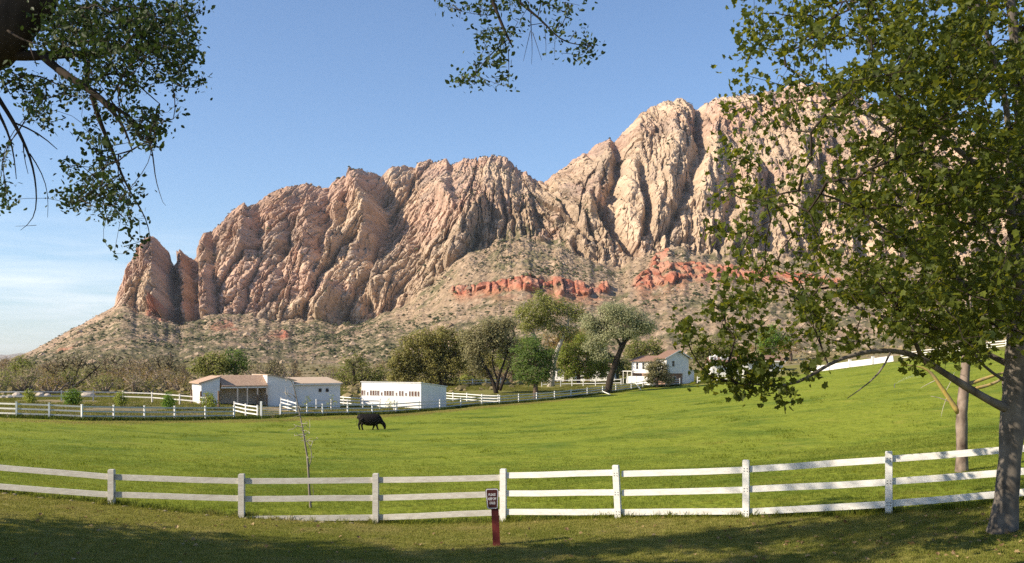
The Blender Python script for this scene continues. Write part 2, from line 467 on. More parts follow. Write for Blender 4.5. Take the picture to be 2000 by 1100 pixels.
mu_ = np.concatenate((np.linspace(-900, -40, 90)[:-1], np.linspace(-40, 2060, 1150), np.linspace(2060, 3600, 120)[1:]))
ca = np.array(crest, float); cb = np.array(cbase, float)
c_py = np.interp(mu_, ca[:, 0], ca[:, 1]); c_Y = np.interp(mu_, ca[:, 0], ca[:, 2])
kern = np.hanning(41); kern /= kern.sum()
c_Y = np.convolve(np.pad(c_Y, 20, 'edge'), kern, 'valid')
b_py = np.interp(mu_, cb[:, 0], cb[:, 1]); b_Y = np.interp(mu_, cb[:, 0], cb[:, 2])
b_py = np.convolve(np.pad(b_py, 20, 'edge'), kern, 'valid')
b_py = b_py + 11 * pn(mu_ / 46.0, mu_ * 0 + 0.5, 150) + 7 * pn(mu_ / 17.0, mu_ * 0 + 0.5, 151)
b_py = np.maximum(b_py, c_py + 2.5)
nT, nCl, nB = 135, 280, 10
f_Y = np.interp(mu_, [-900, 0, 600, 1000, 1400, 2000, 3600], [640, 600, 620, 600, 560, 540, 600])
f_Z = ground_base((mu_ - 1000) / F * f_Y, f_Y) - 2.0
b_Z = (HOR - b_py) / F * b_Y; c_Z = (HOR - c_py) / F * c_Y
sT = np.linspace(0, 1, nT)[:, None] ** 0.72
TY = f_Y + (b_Y - f_Y) * sT; TZ = f_Z + (b_Z - f_Z) * sT ** 1.55
sC = np.linspace(0, 1, nCl + 1)[1:, None]
CY = b_Y + (c_Y - b_Y) * sC ** 1.35; CZ = b_Z + (c_Z - b_Z) * (sC ** 0.97)
sB = np.linspace(0, 1, nB + 1)[1:, None]
BY = c_Y + 900 * sB; BZ = c_Z - (c_Z + 60) * sB ** 1.1
MY = np.concatenate((TY, CY, BY)); MZ = np.concatenate((TZ, CZ, BZ))
MU = np.broadcast_to(mu_, MY.shape)
MX = (MU - 1000) / F * MY
MV = HOR - MZ / MY * F                       # photo row of each undisplaced point, used to place features
rows = np.arange(MY.shape[0])[:, None] + 0 * MY
cl_n = 10 * pn(MX / 26, MZ / 20, 152) + 5 * pn(MX / 9, MZ / 7, 153)
cl = smooth(nT - 8 + cl_n, nT + 14 + cl_n * 1.6, rows)           # 1 on the cliffs, 0 on the talus
crestfade = 1 - 0.8 * smooth(nT + nCl * 0.80, nT + nCl * 0.99, rows)
front = 1 - smooth(nT + nCl, nT + nCl + 3, rows)
hC = np.clip((MZ - b_Z) / np.maximum(c_Z - b_Z, 10), 0, 1)
# fluted buttresses: rounded columns with sharp cracks between, leaning a little
wx = 24 * pn(MX / 210, MZ / 260, 11) + 6 * pn(MX / 55, MZ / 110, 12)
lean = 0.42 * np.interp(MU, [300, 600, 900, 1050, 1250, 1700], [0.0, 0.75, 1.0, -0.3, 0.3, 0.05])
A = MX - lean * MZ + wx
def billow(l, st, seed): return np.abs(pn(A / l, (MZ + 0.35 * MX * 0) / (l * st), seed)) * 2 - 0.45
amp_big = np.interp(MU, [0, 228, 320, 500, 800, 1000, 1200, 2000], [0.1, 0.15, 0.35, 0.8, 0.9, 0.65, 0.6, 0.7])
d = amp_big * (20 * billow(190, 3.0, 21) + 8 * billow(88, 3.6, 22)) + 4 * billow(40, 4.2, 23) + 2.5 * billow(19, 4.0, 24)
d += 8 * pn(MX / 60, MZ / 60, 26) + 6 * pn(MX / 24, MZ / 18, 27)
blk = 0; crack = 0; tilt_ = 0
calm = 1 - 0.55 * smooth(1170, 1230, MU) * (1 - smooth(1480, 1620, MU)) * smooth(0.08, 0.2, hC) * (1 - smooth(0.55, 0.7, hC))
for L_, st_, am_, sd_ in ((66, 3.6, 10, 31), (27, 5.0, 8.5, 32), (12.5, 4.6, 5.2, 33), (19, 0.45, 2.6, 35), (6.4, 2.8, 3.2, 34)):
    w1 = L_ * 0.3 * pn(MX / (L_ * 1.2), MZ / (L_ * 2.2), sd_ + 5)
    v1_, v2_, e_, lx_, ly_ = cells((A + w1) / L_, (MZ + 2 * w1) / (L_ * st_), sd_)
    blk = blk + am_ * (v1_ - 0.5) * 1.7 * calm
    crack = crack - am_ * 1.15 * (1 - smooth(0.0, 0.2, e_)) * (0.5 + 0.5 * calm)
    blk = blk + am_ * 1.5 * calm * ((v2_ - 0.5) * 2 * lx_ + (((v1_ * 7.31) % 1.0) - 0.5) * 0.7 * ly_)      # each block has its own tilted face
    tilt_ = tilt_ + (v2_ - 0.5) * am_ / 17.0
d += blk + crack
# bedding: ledges that run with the strata
st = MZ + 0.10 * MX + 9 * pn(MX / 120, MZ / 90, 28)
led = np.abs(((st / 26.0) % 1.0) - 0.5) * 2
d += 5.0 * (led - 0.5) * (0.6 + 0.8 * pn(MX / 70, MZ / 50, 29)) + 2.2 * (np.abs(((st / 7.3) % 1.0) - 0.5) * 2 - 0.5)
quiet = 1 - 0.55 * smooth(810, 850, MU) * (1 - smooth(1030, 1080, MU)) * smooth(0.35, 0.6, hC)
cliff_d = 0.85 * d * crestfade * quiet
cone = np.exp(-((MU - 1020) / 100) ** 2 - ((MV - 505) / 45) ** 2)
rough = 5 * pn(MX / 9, MZ / 9, 30) + 3.0 * pn(MX / 4.2, MZ / 4.2, 31)
cliff_d += rough * 0.55
# talus: fans, gullies and rubble
tal = 9 * pn(MX / 95, MY / 260, 40) + 5 * np.abs(pn(MX / 45, MY / 150, 41)) + 2.4 * pn(MX / 17, MY / 26, 42) + 1.5 * pn(MX / 7, MY / 10, 43) + 0.9 * pn(MX / 3.4, MY / 5, 44)
tal = tal + cone * (9 * np.abs(pn(MX / 22, MY / 16, 45)) + 6 * np.abs(pn(MX / 9, MY / 8, 46)) + 3 * pn(MX / 4.5, MY / 4, 47))
tal *= smooth(0, 18, rows)
# placed relief: (polyline in photo pixels, half width px, depth m towards the viewer)
def seg_dist(pts):
    best = np.full(MU.shape, 1e9)
    for (x0, y0), (x1, y1) in zip(pts[:-1], pts[1:]):
        dx, dy = x1 - x0, y1 - y0
        tt = np.clip(((MU - x0) * dx + (MV - y0) * dy) / (dx * dx + dy * dy), 0, 1)
        best = np.minimum(best, np.hypot(MU - x0 - tt * dx, MV - y0 - tt * dy))
    return best
wob = 7 * pn(MX / 60, MZ / 60, 50) + 4 * pn(MX / 25, MZ / 25, 51)
feat = [
        ([(690, 345), (712, 400), (716, 440)], 20, 85), ([(748, 360), (765, 410), (735, 470)], 34, -165), ([(790, 440), (750, 500), (722, 560)], 22, 55), ([(725, 480), (712, 560), (720, 610)], 9, -45),
        ([(865, 372), (878, 400)], 16, 70), ([(930, 405), (905, 450), (880, 500)], 18, 55), ([(950, 425), (930, 470), (900, 520)], 12, -35),
        ([(640, 575), (632, 610)], 18, 75), ([(662, 600), (690, 640)], 12, -50), ([(480, 400), (470, 480)], 12, 42), ([(505, 405), (500, 480)], 10, -40), ([(560, 430), (545, 520)], 9, -34), ([(600, 400), (590, 500)], 12, 32),
        ([(640, 420), (610, 520)], 9, -34), ([(660, 380), (640, 470)], 11, 35),
        ([(1160, 385), (1190, 425), (1215, 465), (1240, 495)], 9, -72), ([(1150, 395), (1130, 450)], 16, 38), ([(1125, 470), (1150, 500), (1180, 545)], 9, -60), ([(1110, 480), (1105, 520)], 14, 34), ([(1060, 470), (1065, 520)], 12, 36),
        ([(1075, 360), (1120, 420), (1150, 460)], 7, -40), ([(1185, 290), (1180, 340), (1165, 380)], 18, 50), ([(1212, 290), (1200, 350), (1180, 400)], 10, -48), ([(1250, 235), (1240, 300), (1225, 400)], 20, 46), ([(1255, 320), (1265, 400), (1262, 440)], 8, -50),
        ([(1330, 215), (1320, 290)], 26, 52), ([(1365, 215), (1368, 290), (1340, 370), (1310, 440)], 11, -55), ([(1300, 340), (1285, 430)], 14, 36), ([(1400, 220), (1390, 300), (1370, 380)], 20, 42), ([(1440, 330), (1425, 420), (1410, 480)], 9, -42),
        ([(1470, 330), (1460, 460)], 15, 46), ([(1510, 340), (1500, 480)], 10, -48), ([(1560, 350), (1550, 480)], 18, 44), ([(1610, 300), (1600, 480)], 11, -48), ([(1290, 395), (1420, 385)], 6, 16)]
for pts, hw, dep in feat:
    dd = seg_dist(pts) + wob * hw / 22
    cliff_d = cliff_d + 0.52 * dep * np.exp(-(dd / hw) ** 2 * 0.9) * (0.35 + 0.65 * crestfade)
tw = MU - (MV - 480) * np.interp(MU, [300, 340, 420], [0.10, 0.10, 0.05]) * (MU > 260) + 0.35 * wob
tower = np.interp(tw, [222, 240, 296, 312, 321, 338, 344, 352, 360, 376, 384, 394, 404, 413, 436], [0, 6, 50, 58, -26, -32, 6, 10, -34, -34, 2, 26, 26, -10, 0])
cliff_d = cliff_d + tower * (0.45 + 0.55 * crestfade)
# red sandstone bands
def band(pts, half):
    xs = np.array([p[0] for p in pts], float); ys = np.array([p[1] for p in pts], float); hs = np.array(half, float)
    cyy = np.interp(MU, xs, ys); hh = np.interp(MU, xs, hs)
    edge = smooth(xs[0] - 6, xs[0] + 10, MU) * (1 - smooth(xs[-1] - 8, xs[-1] + 6, MU))
    off = (MV - cyy) + 3.5 * pn(MX / 30, MZ / 30, 60) + 2.5 * pn(MX / 11, MZ / 11, 61)
    brk = smooth(-0.30, -0.05, pn(MX / 26, MZ / 9, 64) + 0.4 * pn(MX / 9, MZ / 5, 65))
    return edge * (1 - smooth(0.75, 1.15, np.abs(off) / hh)) * (0.25 + 0.75 * brk), off / hh
b1, o1 = band([(880, 568), (960, 563), (1050, 562), (1110, 566), (1190, 572)], [6, 9, 11, 13, 9])
b2, o2 = band([(1236, 556), (1265, 545), (1300, 535), (1350, 534), (1450, 535), (1520, 540), (1640, 552)], [13, 21, 18, 14, 12, 8, 4])
b3, o3 = band([(1268, 520), (1290, 505), (1310, 500)], [8, 12, 6])
b4, o4 = band([(506, 660), (540, 652), (566, 656)], [7, 13, 7])
b5, o5 = band([(286, 612), (305, 618), (332, 622)], [7, 11, 12])
b6, o6 = band([(110, 690), (140, 684), (175, 672)], [5, 6, 4])
b7, o7 = band([(410, 640), (440, 634), (465, 640)], [4, 7, 4])
b8, o8 = band([(640, 690), (700, 682), (720, 676)], [1, 2, 1])
red = np.clip(b1 + b2 + b3 + b4 * 0.95 + b5 * 0.85 + b6 * 0.55 + b7 * 0.6, 0, 1)
red_geo = np.clip(b1 + b2 + b3 + 0.7 * b4 + 0.8 * b5, 0, 1)
cracks = np.abs(pn(MX / 15, MZ / 60, 62)) * 2
rv_, _q, re_, _a, _b = cells((MX + 3 * pn(MX / 12, MZ / 12, 66)) / 14, MZ / 30, 67)
red_d = red_geo * (5 + 13 * rv_ - 9 * (1 - smooth(0, 0.22, re_)) + 4 * np.minimum(cracks, 0.6) + 4 * np.abs(pn(MX / 6, MZ / 9, 63)))
hgt = smooth(4, 70, c_Z - b_Z)
cl = cl * (0.25 + 0.75 * smooth(2, 30, c_Z - b_Z))
disp = (cliff_d * cl * hgt + red_d) * front
MY2 = MY - disp * 0.88
MZ2 = MZ + (disp * 0.30 * cl + tal * (1 - cl)) * front + 0.2 * red_d * front
MX2 = MX + (7 * pn(MX / 30, MZ / 45, 70) + 3 * pn(MX / 12, MZ / 16, 71)) * cl * front * crestfade
cr_n = smooth(nT + nCl * 0.72, nT + nCl, rows) * (1 - smooth(nT + nCl, nT + nCl + 5, rows))
MZ2 = MZ2 + cr_n * cl * hgt * (5.0 * pn(MX / 22, MY * 0, 130) + 3.6 * np.abs(pn(MX / 8, MY * 0 + 2.2, 131)) + 0.22 * blk - 1)
VM = np.stack((MX2, MY2, MZ2), -1)
# rock colours: cream, pink and grey-brown beds, desert varnish streaks, red bands and red soil, scrub-grown talus
cream = np.array((0.48, 0.358, 0.252)); pink = np.array((0.43, 0.286, 0.212)); brown = np.array((0.31, 0.242, 0.195)); orange = np.array((0.46, 0.28, 0.165))
q1 = smooth(-0.25, 0.35, fbm(MX / 160, MZ / 90, 80, 4) + np.interp(hC, [0, 0.5, 1], [-0.22, 0.0, 0.22]) + np.interp(MU, [200, 700, 1000, 1300, 1700], [0.22, 0.12, 0.0, -0.22, -0.25]))
colm = cream + (pink - cream) * q1[..., None]
q2 = smooth(0.05, 0.45, fbm(A / 26, MZ / 120, 83, 4)) * 0.55
colm = colm + (brown - colm) * q2[..., None]
q3 = smooth(0.18, 0.5, fbm(MX / 70, MZ / 40, 86, 3)) * 0.4 * smooth(0.5, 0.95, hC)
colm = colm + (orange - colm) * q3[..., None]
colm *= (1 + 0.16 * (led - 0.5) + 0.22 * pn(MX / 5, MZ / 4, 88) + 0.2 * pn(A / 8, MZ / 30, 89) + 0.30 * tilt_ + 0.012 * crack)[..., None]
tanc = np.array((0.275, 0.198, 0.130)); olive = np.array((0.130, 0.115, 0.062)); rub = np.array((0.43, 0.32, 0.22))
tcol = tanc + (olive - tanc) * smooth(-0.15, 0.35, fbm(MX / 40, MY / 70, 90, 5) + 0.25 * pn(MX / 5, MY / 8, 94) + np.interp(MV, [560, 650, 700], [-0.1, 0.12, 0.35]))[..., None]
tcol = tcol + (rub - tcol) * smooth(0.12, 0.38, fbm(MX / 9, MY / 14, 95, 3))[..., None] * 0.8
rsoil = np.array((0.36, 0.15, 0.085))
near_red = np.clip(np.exp(-((np.clip(o1, 0, None)) / 2.2) ** 2) * smooth(870, 900, MU) * (1 - smooth(1170, 1200, MU)) * (o1 > 0) + np.exp(-((np.clip(o2, 0, None)) / 1.9) ** 2) * smooth(1225, 1260, MU) * (1 - smooth(1560, 1700, MU)) * (o2 > 0), 0, 1)
tcol = tcol + (rsoil - tcol) * (near_red * smooth(-0.2, 0.25, fbm(MX / 22, MY / 30, 97, 3) + 0.1))[..., None] * 0.85
scr = np.interp(MU, [740, 860, 950, 1060, 1130, 1240], [0, 0.35, 0.75, 0.8, 0.6, 0.1]) * (1 - hC) * 1.3
cl_c = np.clip(cl - scr * smooth(-0.3, 0.2, fbm(MX / 30, MZ / 30, 99, 3)), 0, 1)
colm = tcol + (colm - tcol) * cl_c[..., None]
redc = np.array((0.33, 0.115, 0.07)) + (np.array((0.40, 0.20, 0.135)) - np.array((0.33, 0.115, 0.07))) * smooth(-0.2, 0.3, fbm(MX / 16, MZ / 10, 101, 3))[..., None]
redc = redc * (1 + 0.2 * pn(MX / 4, MZ / 3, 103))[..., None]
pinkred = np.array((0.40, 0.17, 0.12))
colm = colm + (redc - colm) * (np.clip(red, 0, 1) * 0.96)[..., None]
colm = np.clip(colm * 1.06, 0.02, 0.8)

m, n, b = new_mat('sandstone')
a = n.nodes.new('ShaderNodeAttribute'); a.attribute_name = 'Col'
tc = N(n, 'TexCoord')
t = N(n, 'TexNoise', Scale=0.22, Detail=8, Roughness=0.72); n.links.new(tc.outputs['Object'], t.inputs['Vector'])
r = ramp(n, t.outputs['Fac'], [(0.25, (0.62, 0.60, 0.58)), (0.5, (1, 1, 1)), (0.75, (1.3, 1.3, 1.28))])
c = mix_rgb(n, 1.0, a.outputs['Color'], r.outputs[0], 'MULTIPLY')
n.links.new(c, b.inputs['Base Color']); b.inputs['Roughness'].default_value = 0.95; b.inputs['Specular IOR Level'].default_value = 0.08
bp = N(n, 'Bump', Strength=0.9, Distance=2.5); n.links.new(t.outputs['Fac'], bp.inputs['Height']); n.links.new(bp.outputs[0], b.inputs['Normal'])
M_rock = m
mountain = tag(grid_mesh('mountain', VM, M_rock, False, colm), kind='structure')

# low blue hills far beyond the left end of the mountain
hx = np.linspace(-9500, 2500, 400); hyv = np.linspace(0, 1, 26)
HX, HV = np.meshgrid(hx, hyv)
HYv = 13000 + 2600 * HV
prof = np.sin(np.pi * np.clip(HV * 1.02, 0, 1)) ** 1.2
hh = (95 + 55 * pn(HX / 1500, HV * 0 + 3.3, 110) + 36 * pn(HX / 480, HV * 1.4, 111) + 16 * pn(HX / 170, HV * 4, 112))
HZ = -20 + hh * prof + 12 * pn(HX / 220, HYv / 300, 113) * prof
M_hill = simple_mat('hill_rock', (0.16, 0.13, 0.10), (0.30, 0.24, 0.18), scale=0.004, rough=0.95, bump=0)
tag(grid_mesh('distant_hills', np.stack((HX, HYv, HZ), -1), M_hill), kind='structure')

# scrub and boulders on the talus: thousands of small clumps, counted by nobody
ico = bmesh.new(); bmesh.ops.create_icosphere(ico, subdivisions=1, radius=1.0)
IV = np.array([v.co[:] for v in ico.verts]); ico.verts.index_update(); IF = np.array([[v.index for v in f.verts] for f in ico.faces]); ico.free()
oct_v = np.array([(1, 0, 0), (-1, 0, 0), (0, 1, 0), (0, -1, 0), (0, 0, 1), (0, 0, -0.6), (0.6, 0.6, 0.45), (-0.6, 0.55, 0.5), (-0.55, -0.62, 0.4), (0.6, -0.6, 0.5)], float)
def clumps(P, rad, mat, name, flat=0.75, jitter=0.3, base_v=None, base_f=None, tones=None):
    bv = IV if base_v is None else base_v; bf = IF if base_f is None else base_f
    k = len(P); nv = len(bv)
    rr = np.random.default_rng(len(P))
    ang = rr.uniform(0, 2 * np.pi, k); ca_, sa_ = np.cos(ang), np.sin(ang)
    vv = bv[None] * (1 + jitter * rr.uniform(-1, 1, (k, nv, 1)))
    vx = vv[..., 0] * ca_[:, None] - vv[..., 1] * sa_[:, None]; vy = vv[..., 0] * sa_[:, None] + vv[..., 1] * ca_[:, None]
    vv = np.stack((vx, vy, vv[..., 2] * flat), -1) * rad[:, None, None] + P[:, None, :]
    ff = bf[None] + (np.arange(k) * nv)[:, None, None]
    m = MB(); t_ = rr.uniform(0, 1, k) if tones is None else tones
    m.add(vv.reshape(-1, 3), ff.reshape(-1, bf.shape[1]), np.repeat(t_, nv))
    return tag(m.build(name, mat), kind='stuff')
def tone_mat(name, c0, c1, rough=0.95):
    m, n, b = new_mat(name)
    a = n.nodes.new('ShaderNodeAttribute'); a.attribute_name = 'tone'
    r = ramp(n, a.outputs['Fac'], [(0, c0), (1, c1)])
    n.links.new(r.outputs[0], b.inputs['Base Color']); b.inputs['Roughness'].default_value = rough; b.inputs['Specular IOR Level'].default_value = 0.05
    return m
M_scrub = tone_mat('desert_scrub_leaf', (0.035, 0.042, 0.020), (0.105, 0.105, 0.052))
M_boulder = tone_mat('boulder_rock', (0.19, 0.135, 0.09), (0.44, 0.335, 0.235))
# slope of the finished surface, to keep bushes off the sheer rock
dz_r = np.gradient(VM, axis=0); dz_c = np.gradient(VM, axis=1)
nrm = np.cross(dz_c, dz_r); nrm /= (np.linalg.norm(nrm, axis=-1, keepdims=True) + 1e-9); upz = np.abs(nrm[..., 2])
infr = (MU > -60) & (MU < 2080) & (front > 0.5) & (rows > 2)
dens = (np.where(rows < nT, 1.0, np.where(upz > 0.62, 0.42, 0.02)) + 0.9 * np.clip(scr, 0, 1) * cl) * infr * (1 - 0.8 * red_geo)
dens = dens * (1 + 2.5 * np.exp(-((MU - 660) / 70) ** 2 - ((MV - 655) / 22) ** 2) + 2.0 * np.exp(-((MU - 1120) / 70) ** 2 - ((MV - 545) / 14) ** 2) + 1.6 * np.exp(-((MU - 1020) / 90) ** 2 - ((MV - 500) / 35) ** 2) + 1.2 * np.exp(-((MU - 400) / 90) ** 2 - ((MV - 650) / 18) ** 2))
dens = dens * np.clip(0.55 + 1.3 * pn(MX / 34, MY / 50, 120) + np.interp(MV, [480, 620, 700], [0.0, 0.1, 0.35]), 0.04, 2)
# equal chance per ground area
area = np.linalg.norm(np.cross(dz_c, dz_r), axis=-1)
dens = dens * area / np.maximum(MY, 300) ** 0.8
pr = (dens / dens.sum()).ravel()
ids = rng.choice(pr.size, 27000, p=pr)
P = VM.reshape(-1, 3)[ids] + np.stack((rng.normal(0, 1.2, len(ids)), rng.normal(0, 1.5, len(ids)), np.zeros(len(ids))), -1)
rad = np.clip(rng.lognormal(-0.02, 0.45, len(ids)), 0.45, 3.2) * np.interp(P[:, 1], [550, 1100], [0.5, 0.92])
OF = np.array([(4, 6, 7), (4, 7, 8), (4, 8, 9), (4, 9, 6), (0, 6, 9), (1, 8, 7), (2, 7, 6), (3, 9, 8), (0, 2, 6), (2, 1, 7), (1, 3, 8), (3, 0, 9)])
clumps(P, rad * (0.7 + 0.9 * smooth(-0.2, 0.4, pn(P[:, 0] / 60, P[:, 1] / 90, 125))), M_scrub, 'hillside_scrub', 0.8, 0.3, oct_v, OF)
dB = (np.where(rows < nT, 1.0, np.where(upz > 0.7, 0.3, 0.0)) + 0.6 * np.clip(scr, 0, 1) * cl) * infr * area / np.maximum(MY, 300) ** 0.5 * np.clip(0.3 + 2 * pn(MX / 40, MY / 60, 122) + 0.8 * smooth(40, nT, rows), 0.03, 2.5)
ids = rng.choice(dB.size, 4200, p=(dB / dB.sum()).ravel())
clumps(VM.reshape(-1, 3)[ids], np.clip(rng.lognormal(0.25, 0.5, len(ids)), 0.5, 5.0), M_boulder, 'talus_boulders', 0.85, 0.28, oct_v, OF)
# sage and brush on the plain before the mountain
k = 9500
yy = np.exp(rng.uniform(np.log(150), np.log(640), k)); uu = rng.uniform(-560, 560, k)
xx = uu / 1000 * yy
ok = (yy > meadow_edge(xx, yy) + 40) & ~((uu > 120) & (yy < 230))
xx, yy = xx[ok], yy[ok]
zz = ground_z(xx, yy)
rad = np.clip(rng.lognormal(-0.75, 0.45, len(xx)), 0.2, 1.2)
M_sage = tone_mat('sage_leaf', (0.075, 0.066, 0.030), (0.24, 0.19, 0.10))
clumps(np.stack((xx, yy, zz), -1), rad, M_sage, 'sagebrush', 0.8, 0.32, oct_v, OF)
# ------------------------------------------------------------------ things: fences, sign, cow, buildings
WL = {}
def thing(name, loc, label, cat, group=None):
    o = empty(name, loc, 0, label, cat, group); WL[o] = np.asarray(loc, float); return o
def part(name, mb, mat, parent, smooth_shade=False, origin=None):
    """mesh given in world coordinates, linked as a child whose origin is `origin` (default: the parent's)"""
    o3 = WL[parent] if origin is None else np.asarray(origin, float)
    mb.v = [v - o3 for v in mb.v]
    o = mb.build(name, mat, parent, smooth_shade, loc=o3 - WL[parent]); WL[o] = o3; return o
def shared(name, me, mat, parent, wloc, rot=(0, 0, 0), scale=None):
    o = bpy.data.objects.new(name, me)
    if mat and not me.materials: me.materials.append(mat)
    COL.objects.link(o); o.parent = parent; o.location = np.asarray(wloc, float) - WL[parent]; o.rotation_euler = rot
    if scale is not None: o.scale = scale
    WL[o] = np.asarray(wloc, float); return o

M_white = simple_mat('white_paint', (0.68, 0.665, 0.63), (0.80, 0.785, 0.75), scale=7, rough=0.6, bump=0.2, stretch=(1, 1, 3.5), grime=(0.42, 0.37, 0.30), grime_amt=0.5)
M_worn_dim = simple_mat('worn_dim_white_paint', (0.46, 0.43, 0.385), (0.62, 0.59, 0.535), scale=5, rough=0.75, bump=0.2, stretch=(1, 1, 4), grime=(0.33, 0.29, 0.24), grime_amt=0.55)  # worn white, also darkened to carry the left fence run's grazing sunlight
M_grey = simple_mat('weathered_board', (0.45, 0.44, 0.42), (0.60, 0.58, 0.55), scale=4, rough=0.8, bump=0.1)
M_wood = simple_mat('old_brown_wood', (0.13, 0.08, 0.05), (0.24, 0.16, 0.10), scale=4, rough=0.85, bump=0.2, stretch=(4, 4, 0.6))
M_bolt = simple_mat('bolt_steel', (0.10, 0.10, 0.10), (0.2, 0.19, 0.18), rough=0.5, bump=0)
M_dark = simple_mat('dark_opening', (0.035, 0.028, 0.024), (0.06, 0.045, 0.038), rough=0.6, bump=0)
M_pane = simple_mat('window_glass', (0.03, 0.032, 0.036), (0.05, 0.05, 0.055), rough=0.12, bump=0, spec=0.5)
M_stucco = simple_mat('white_wall_paint', (0.68, 0.665, 0.645), (0.76, 0.745, 0.725), scale=1.2, rough=0.8, bump=0.1, grime=(0.62, 0.58, 0.52), grime_amt=0.35)
M_plinth = simple_mat('brick_plinth', (0.20, 0.12, 0.09), (0.30, 0.19, 0.14), scale=3, rough=0.9, bump=0.3)
M_tan = simple_mat('tan_inner_wall', (0.64, 0.51, 0.39), (0.74, 0.60, 0.47), scale=1.5, rough=0.85, bump=0.05)
M_shingle = simple_mat('brown_shingle', (0.29, 0.19, 0.13), (0.55, 0.39, 0.28), scale=5, rough=0.9, bump=0.4)
M_shingle_red = simple_mat('red_brown_shingle', (0.155, 0.093, 0.066), (0.27, 0.165, 0.118), scale=5, rough=0.9, bump=0.4)
M_roofpale = simple_mat('pale_roof_felt', (0.40, 0.30, 0.215), (0.52, 0.41, 0.30), scale=2, rough=0.9, bump=0.1)
M_metal = simple_mat('grey_metal', (0.42, 0.43, 0.44), (0.52, 0.53, 0.54), scale=2, rough=0.4, bump=0)

# ---- the near white fence
fence_px = [(-80, 26.0, 921, 975), (218, 26.0, 918, 988), (472, 26.0, 927, 1012), (734, 26.0, 926, 1024), (983, 25.5, 917, 1021), (1208, 24.5, 910, 1012), (1457, 23.5, 900, 1012), (1736, 22.3, 883, 1005), (2022, 21.15, 862, 985), (2330, 20.0, 838, 960)]
rails_px = [[(906, 932), (944, 967)], [(932, 940), (966, 974)], [(940, 938), (975, 973), (1014, 1011)], [(938, 933), (973, 965), (1011, 1001)], [(929, 923), (964, 962), (1000, 1000)],
            [(926, 918), (963, 957), (1001, 999)], [(917, 898), (956, 942), (1000, 985)], [(897, 874), (941, 919), (984, 960)], [(873, 848), (918, 892), (959, 932)]]
fp = [at(px, 0.5 * (tp + bp_), Y) for px, Y, tp, bp_ in fence_px]
wf = thing('rail_fence', (fp[4][0], fp[4][1], (HOR - 1021) / F * 25.5), 'white painted three rail fence running across the lawn in the foreground', 'fence')
bolt = MB(); a8 = np.arange(8) * np.pi / 4
bolt.add(np.concatenate((np.stack((0.011 * np.cos(a8), 0 * a8 - 0.006, 0.011 * np.sin(a8)), 1), np.stack((0.011 * np.cos(a8), 0 * a8 + 0.004, 0.011 * np.sin(a8)), 1))), [tuple(range(8))] + [(i, (i + 1) % 8, 8 + (i + 1) % 8, 8 + i) for i in range(8)])
bolt_me = bolt.mesh('bolt')
PW = 0.15
dirs = []
for i in range(len(fp)):
    a_ = fp[max(i - 1, 0)]; b_ = fp[min(i + 1, len(fp) - 1)]
    dirs.append(math.atan2(b_[1] - a_[1], b_[0] - a_[0]))
for i, (px, Y, tp, bp_) in enumerate(fence_px):
    top = (HOR - tp) / F * Y; bot = (HOR - bp_) / F * Y - 0.35
    mb = MB(); x = X(px, Y)
    hh_ = top - bot
    mb.box((x, Y, (top + bot) / 2), (PW, PW, hh_), rz=dirs[i])
    # chamfered cap
    mb.box((x, Y, top + 0.008), (PW * 0.86, PW * 0.86, 0.016), rz=dirs[i])
    if px == 1208:    # this post leans
        v = mb.v; mb.v = [np.stack((q[:, 0] - 0.07 * (q[:, 2] - bot - 0.35) / 1.3, q[:, 1], q[:, 2]), 1) for q in v]
    p_ = part('post', mb, M_worn_dim if px < 900 else M_white, wf, origin=(x, Y, bot + 0.35))
    if 983 < px < 2200:
        for pair in rails_px[min(i, len(rails_px) - 1)]:
            zc = (HOR - pair[0]) / F * Y
            for sx in (-0.035, 0.035):
                for dz_ in (-0.03, 0.03):
                    off = np.array((math.cos(dirs[i]) * sx + math.sin(dirs[i]) * (PW / 2 + 0.004), math.sin(dirs[i]) * sx - math.cos(dirs[i]) * (PW / 2 + 0.004), dz_))
                    lean_ = -0.07 * (zc + dz_ - bot - 0.35) / 1.3 if px == 1208 else 0
                    shared('bolt', bolt_me, M_bolt, p_, np.array((x + lean_, Y, zc)) + off, (0, 0, dirs[i]))
for i, rl in enumerate(rails_px):
    pxa, Ya = fence_px[i][:2]; pxb, Yb = fence_px[i + 1][:2]
    for (ya, yb) in rl:
        A_ = np.array((X(pxa, Ya), Ya, (HOR - ya) / F * Ya)); B_ = np.array((X(pxb, Yb), Yb, (HOR - yb) / F * Yb))
        dd = (B_ - A_) / np.linalg.norm(B_ - A_)
        side = np.array((-dd[1], dd[0], 0)) * 0.015
        P0 = A_ + dd * (PW / 2 + 0.004) + side; P1 = B_ - dd * (PW / 2 + 0.004) + side
        mb = MB(); mids = [P0 + (P1 - P0) * t_ for t_ in (0, 0.33, 0.66, 1)]
        mids[1] = mids[1] + (0, rng.normal(0, 0.004), rng.normal(-0.003, 0.004)); mids[2] = mids[2] + (0, rng.normal(0, 0.004), rng.normal(-0.003, 0.004))
        sec = []
        s2 = np.array((-dd[1], dd[0], 0)); s2 = s2 / np.linalg.norm(s2)
        for q in mids:
            for u_, w_ in ((-1, -1), (1, -1), (1, 1), (-1, 1)): sec.append(q + s2 * u_ * 0.02 + np.array((0, 0, w_ * 0.073)))
        fc = [(0, 3, 2, 1), (12, 13, 14, 15)]
        for k in range(3):
            for e in range(4): fc.append((k * 4 + e, k * 4 + (e + 1) % 4, k * 4 + 4 + (e + 1) % 4, k * 4 + 4 + e))
        mb.add(sec, fc)
        part('rail', mb, M_worn_dim if i < 4 else M_white, wf, origin=(P0 + P1) / 2)  # left run's weaker sun is partly put into its darker paint

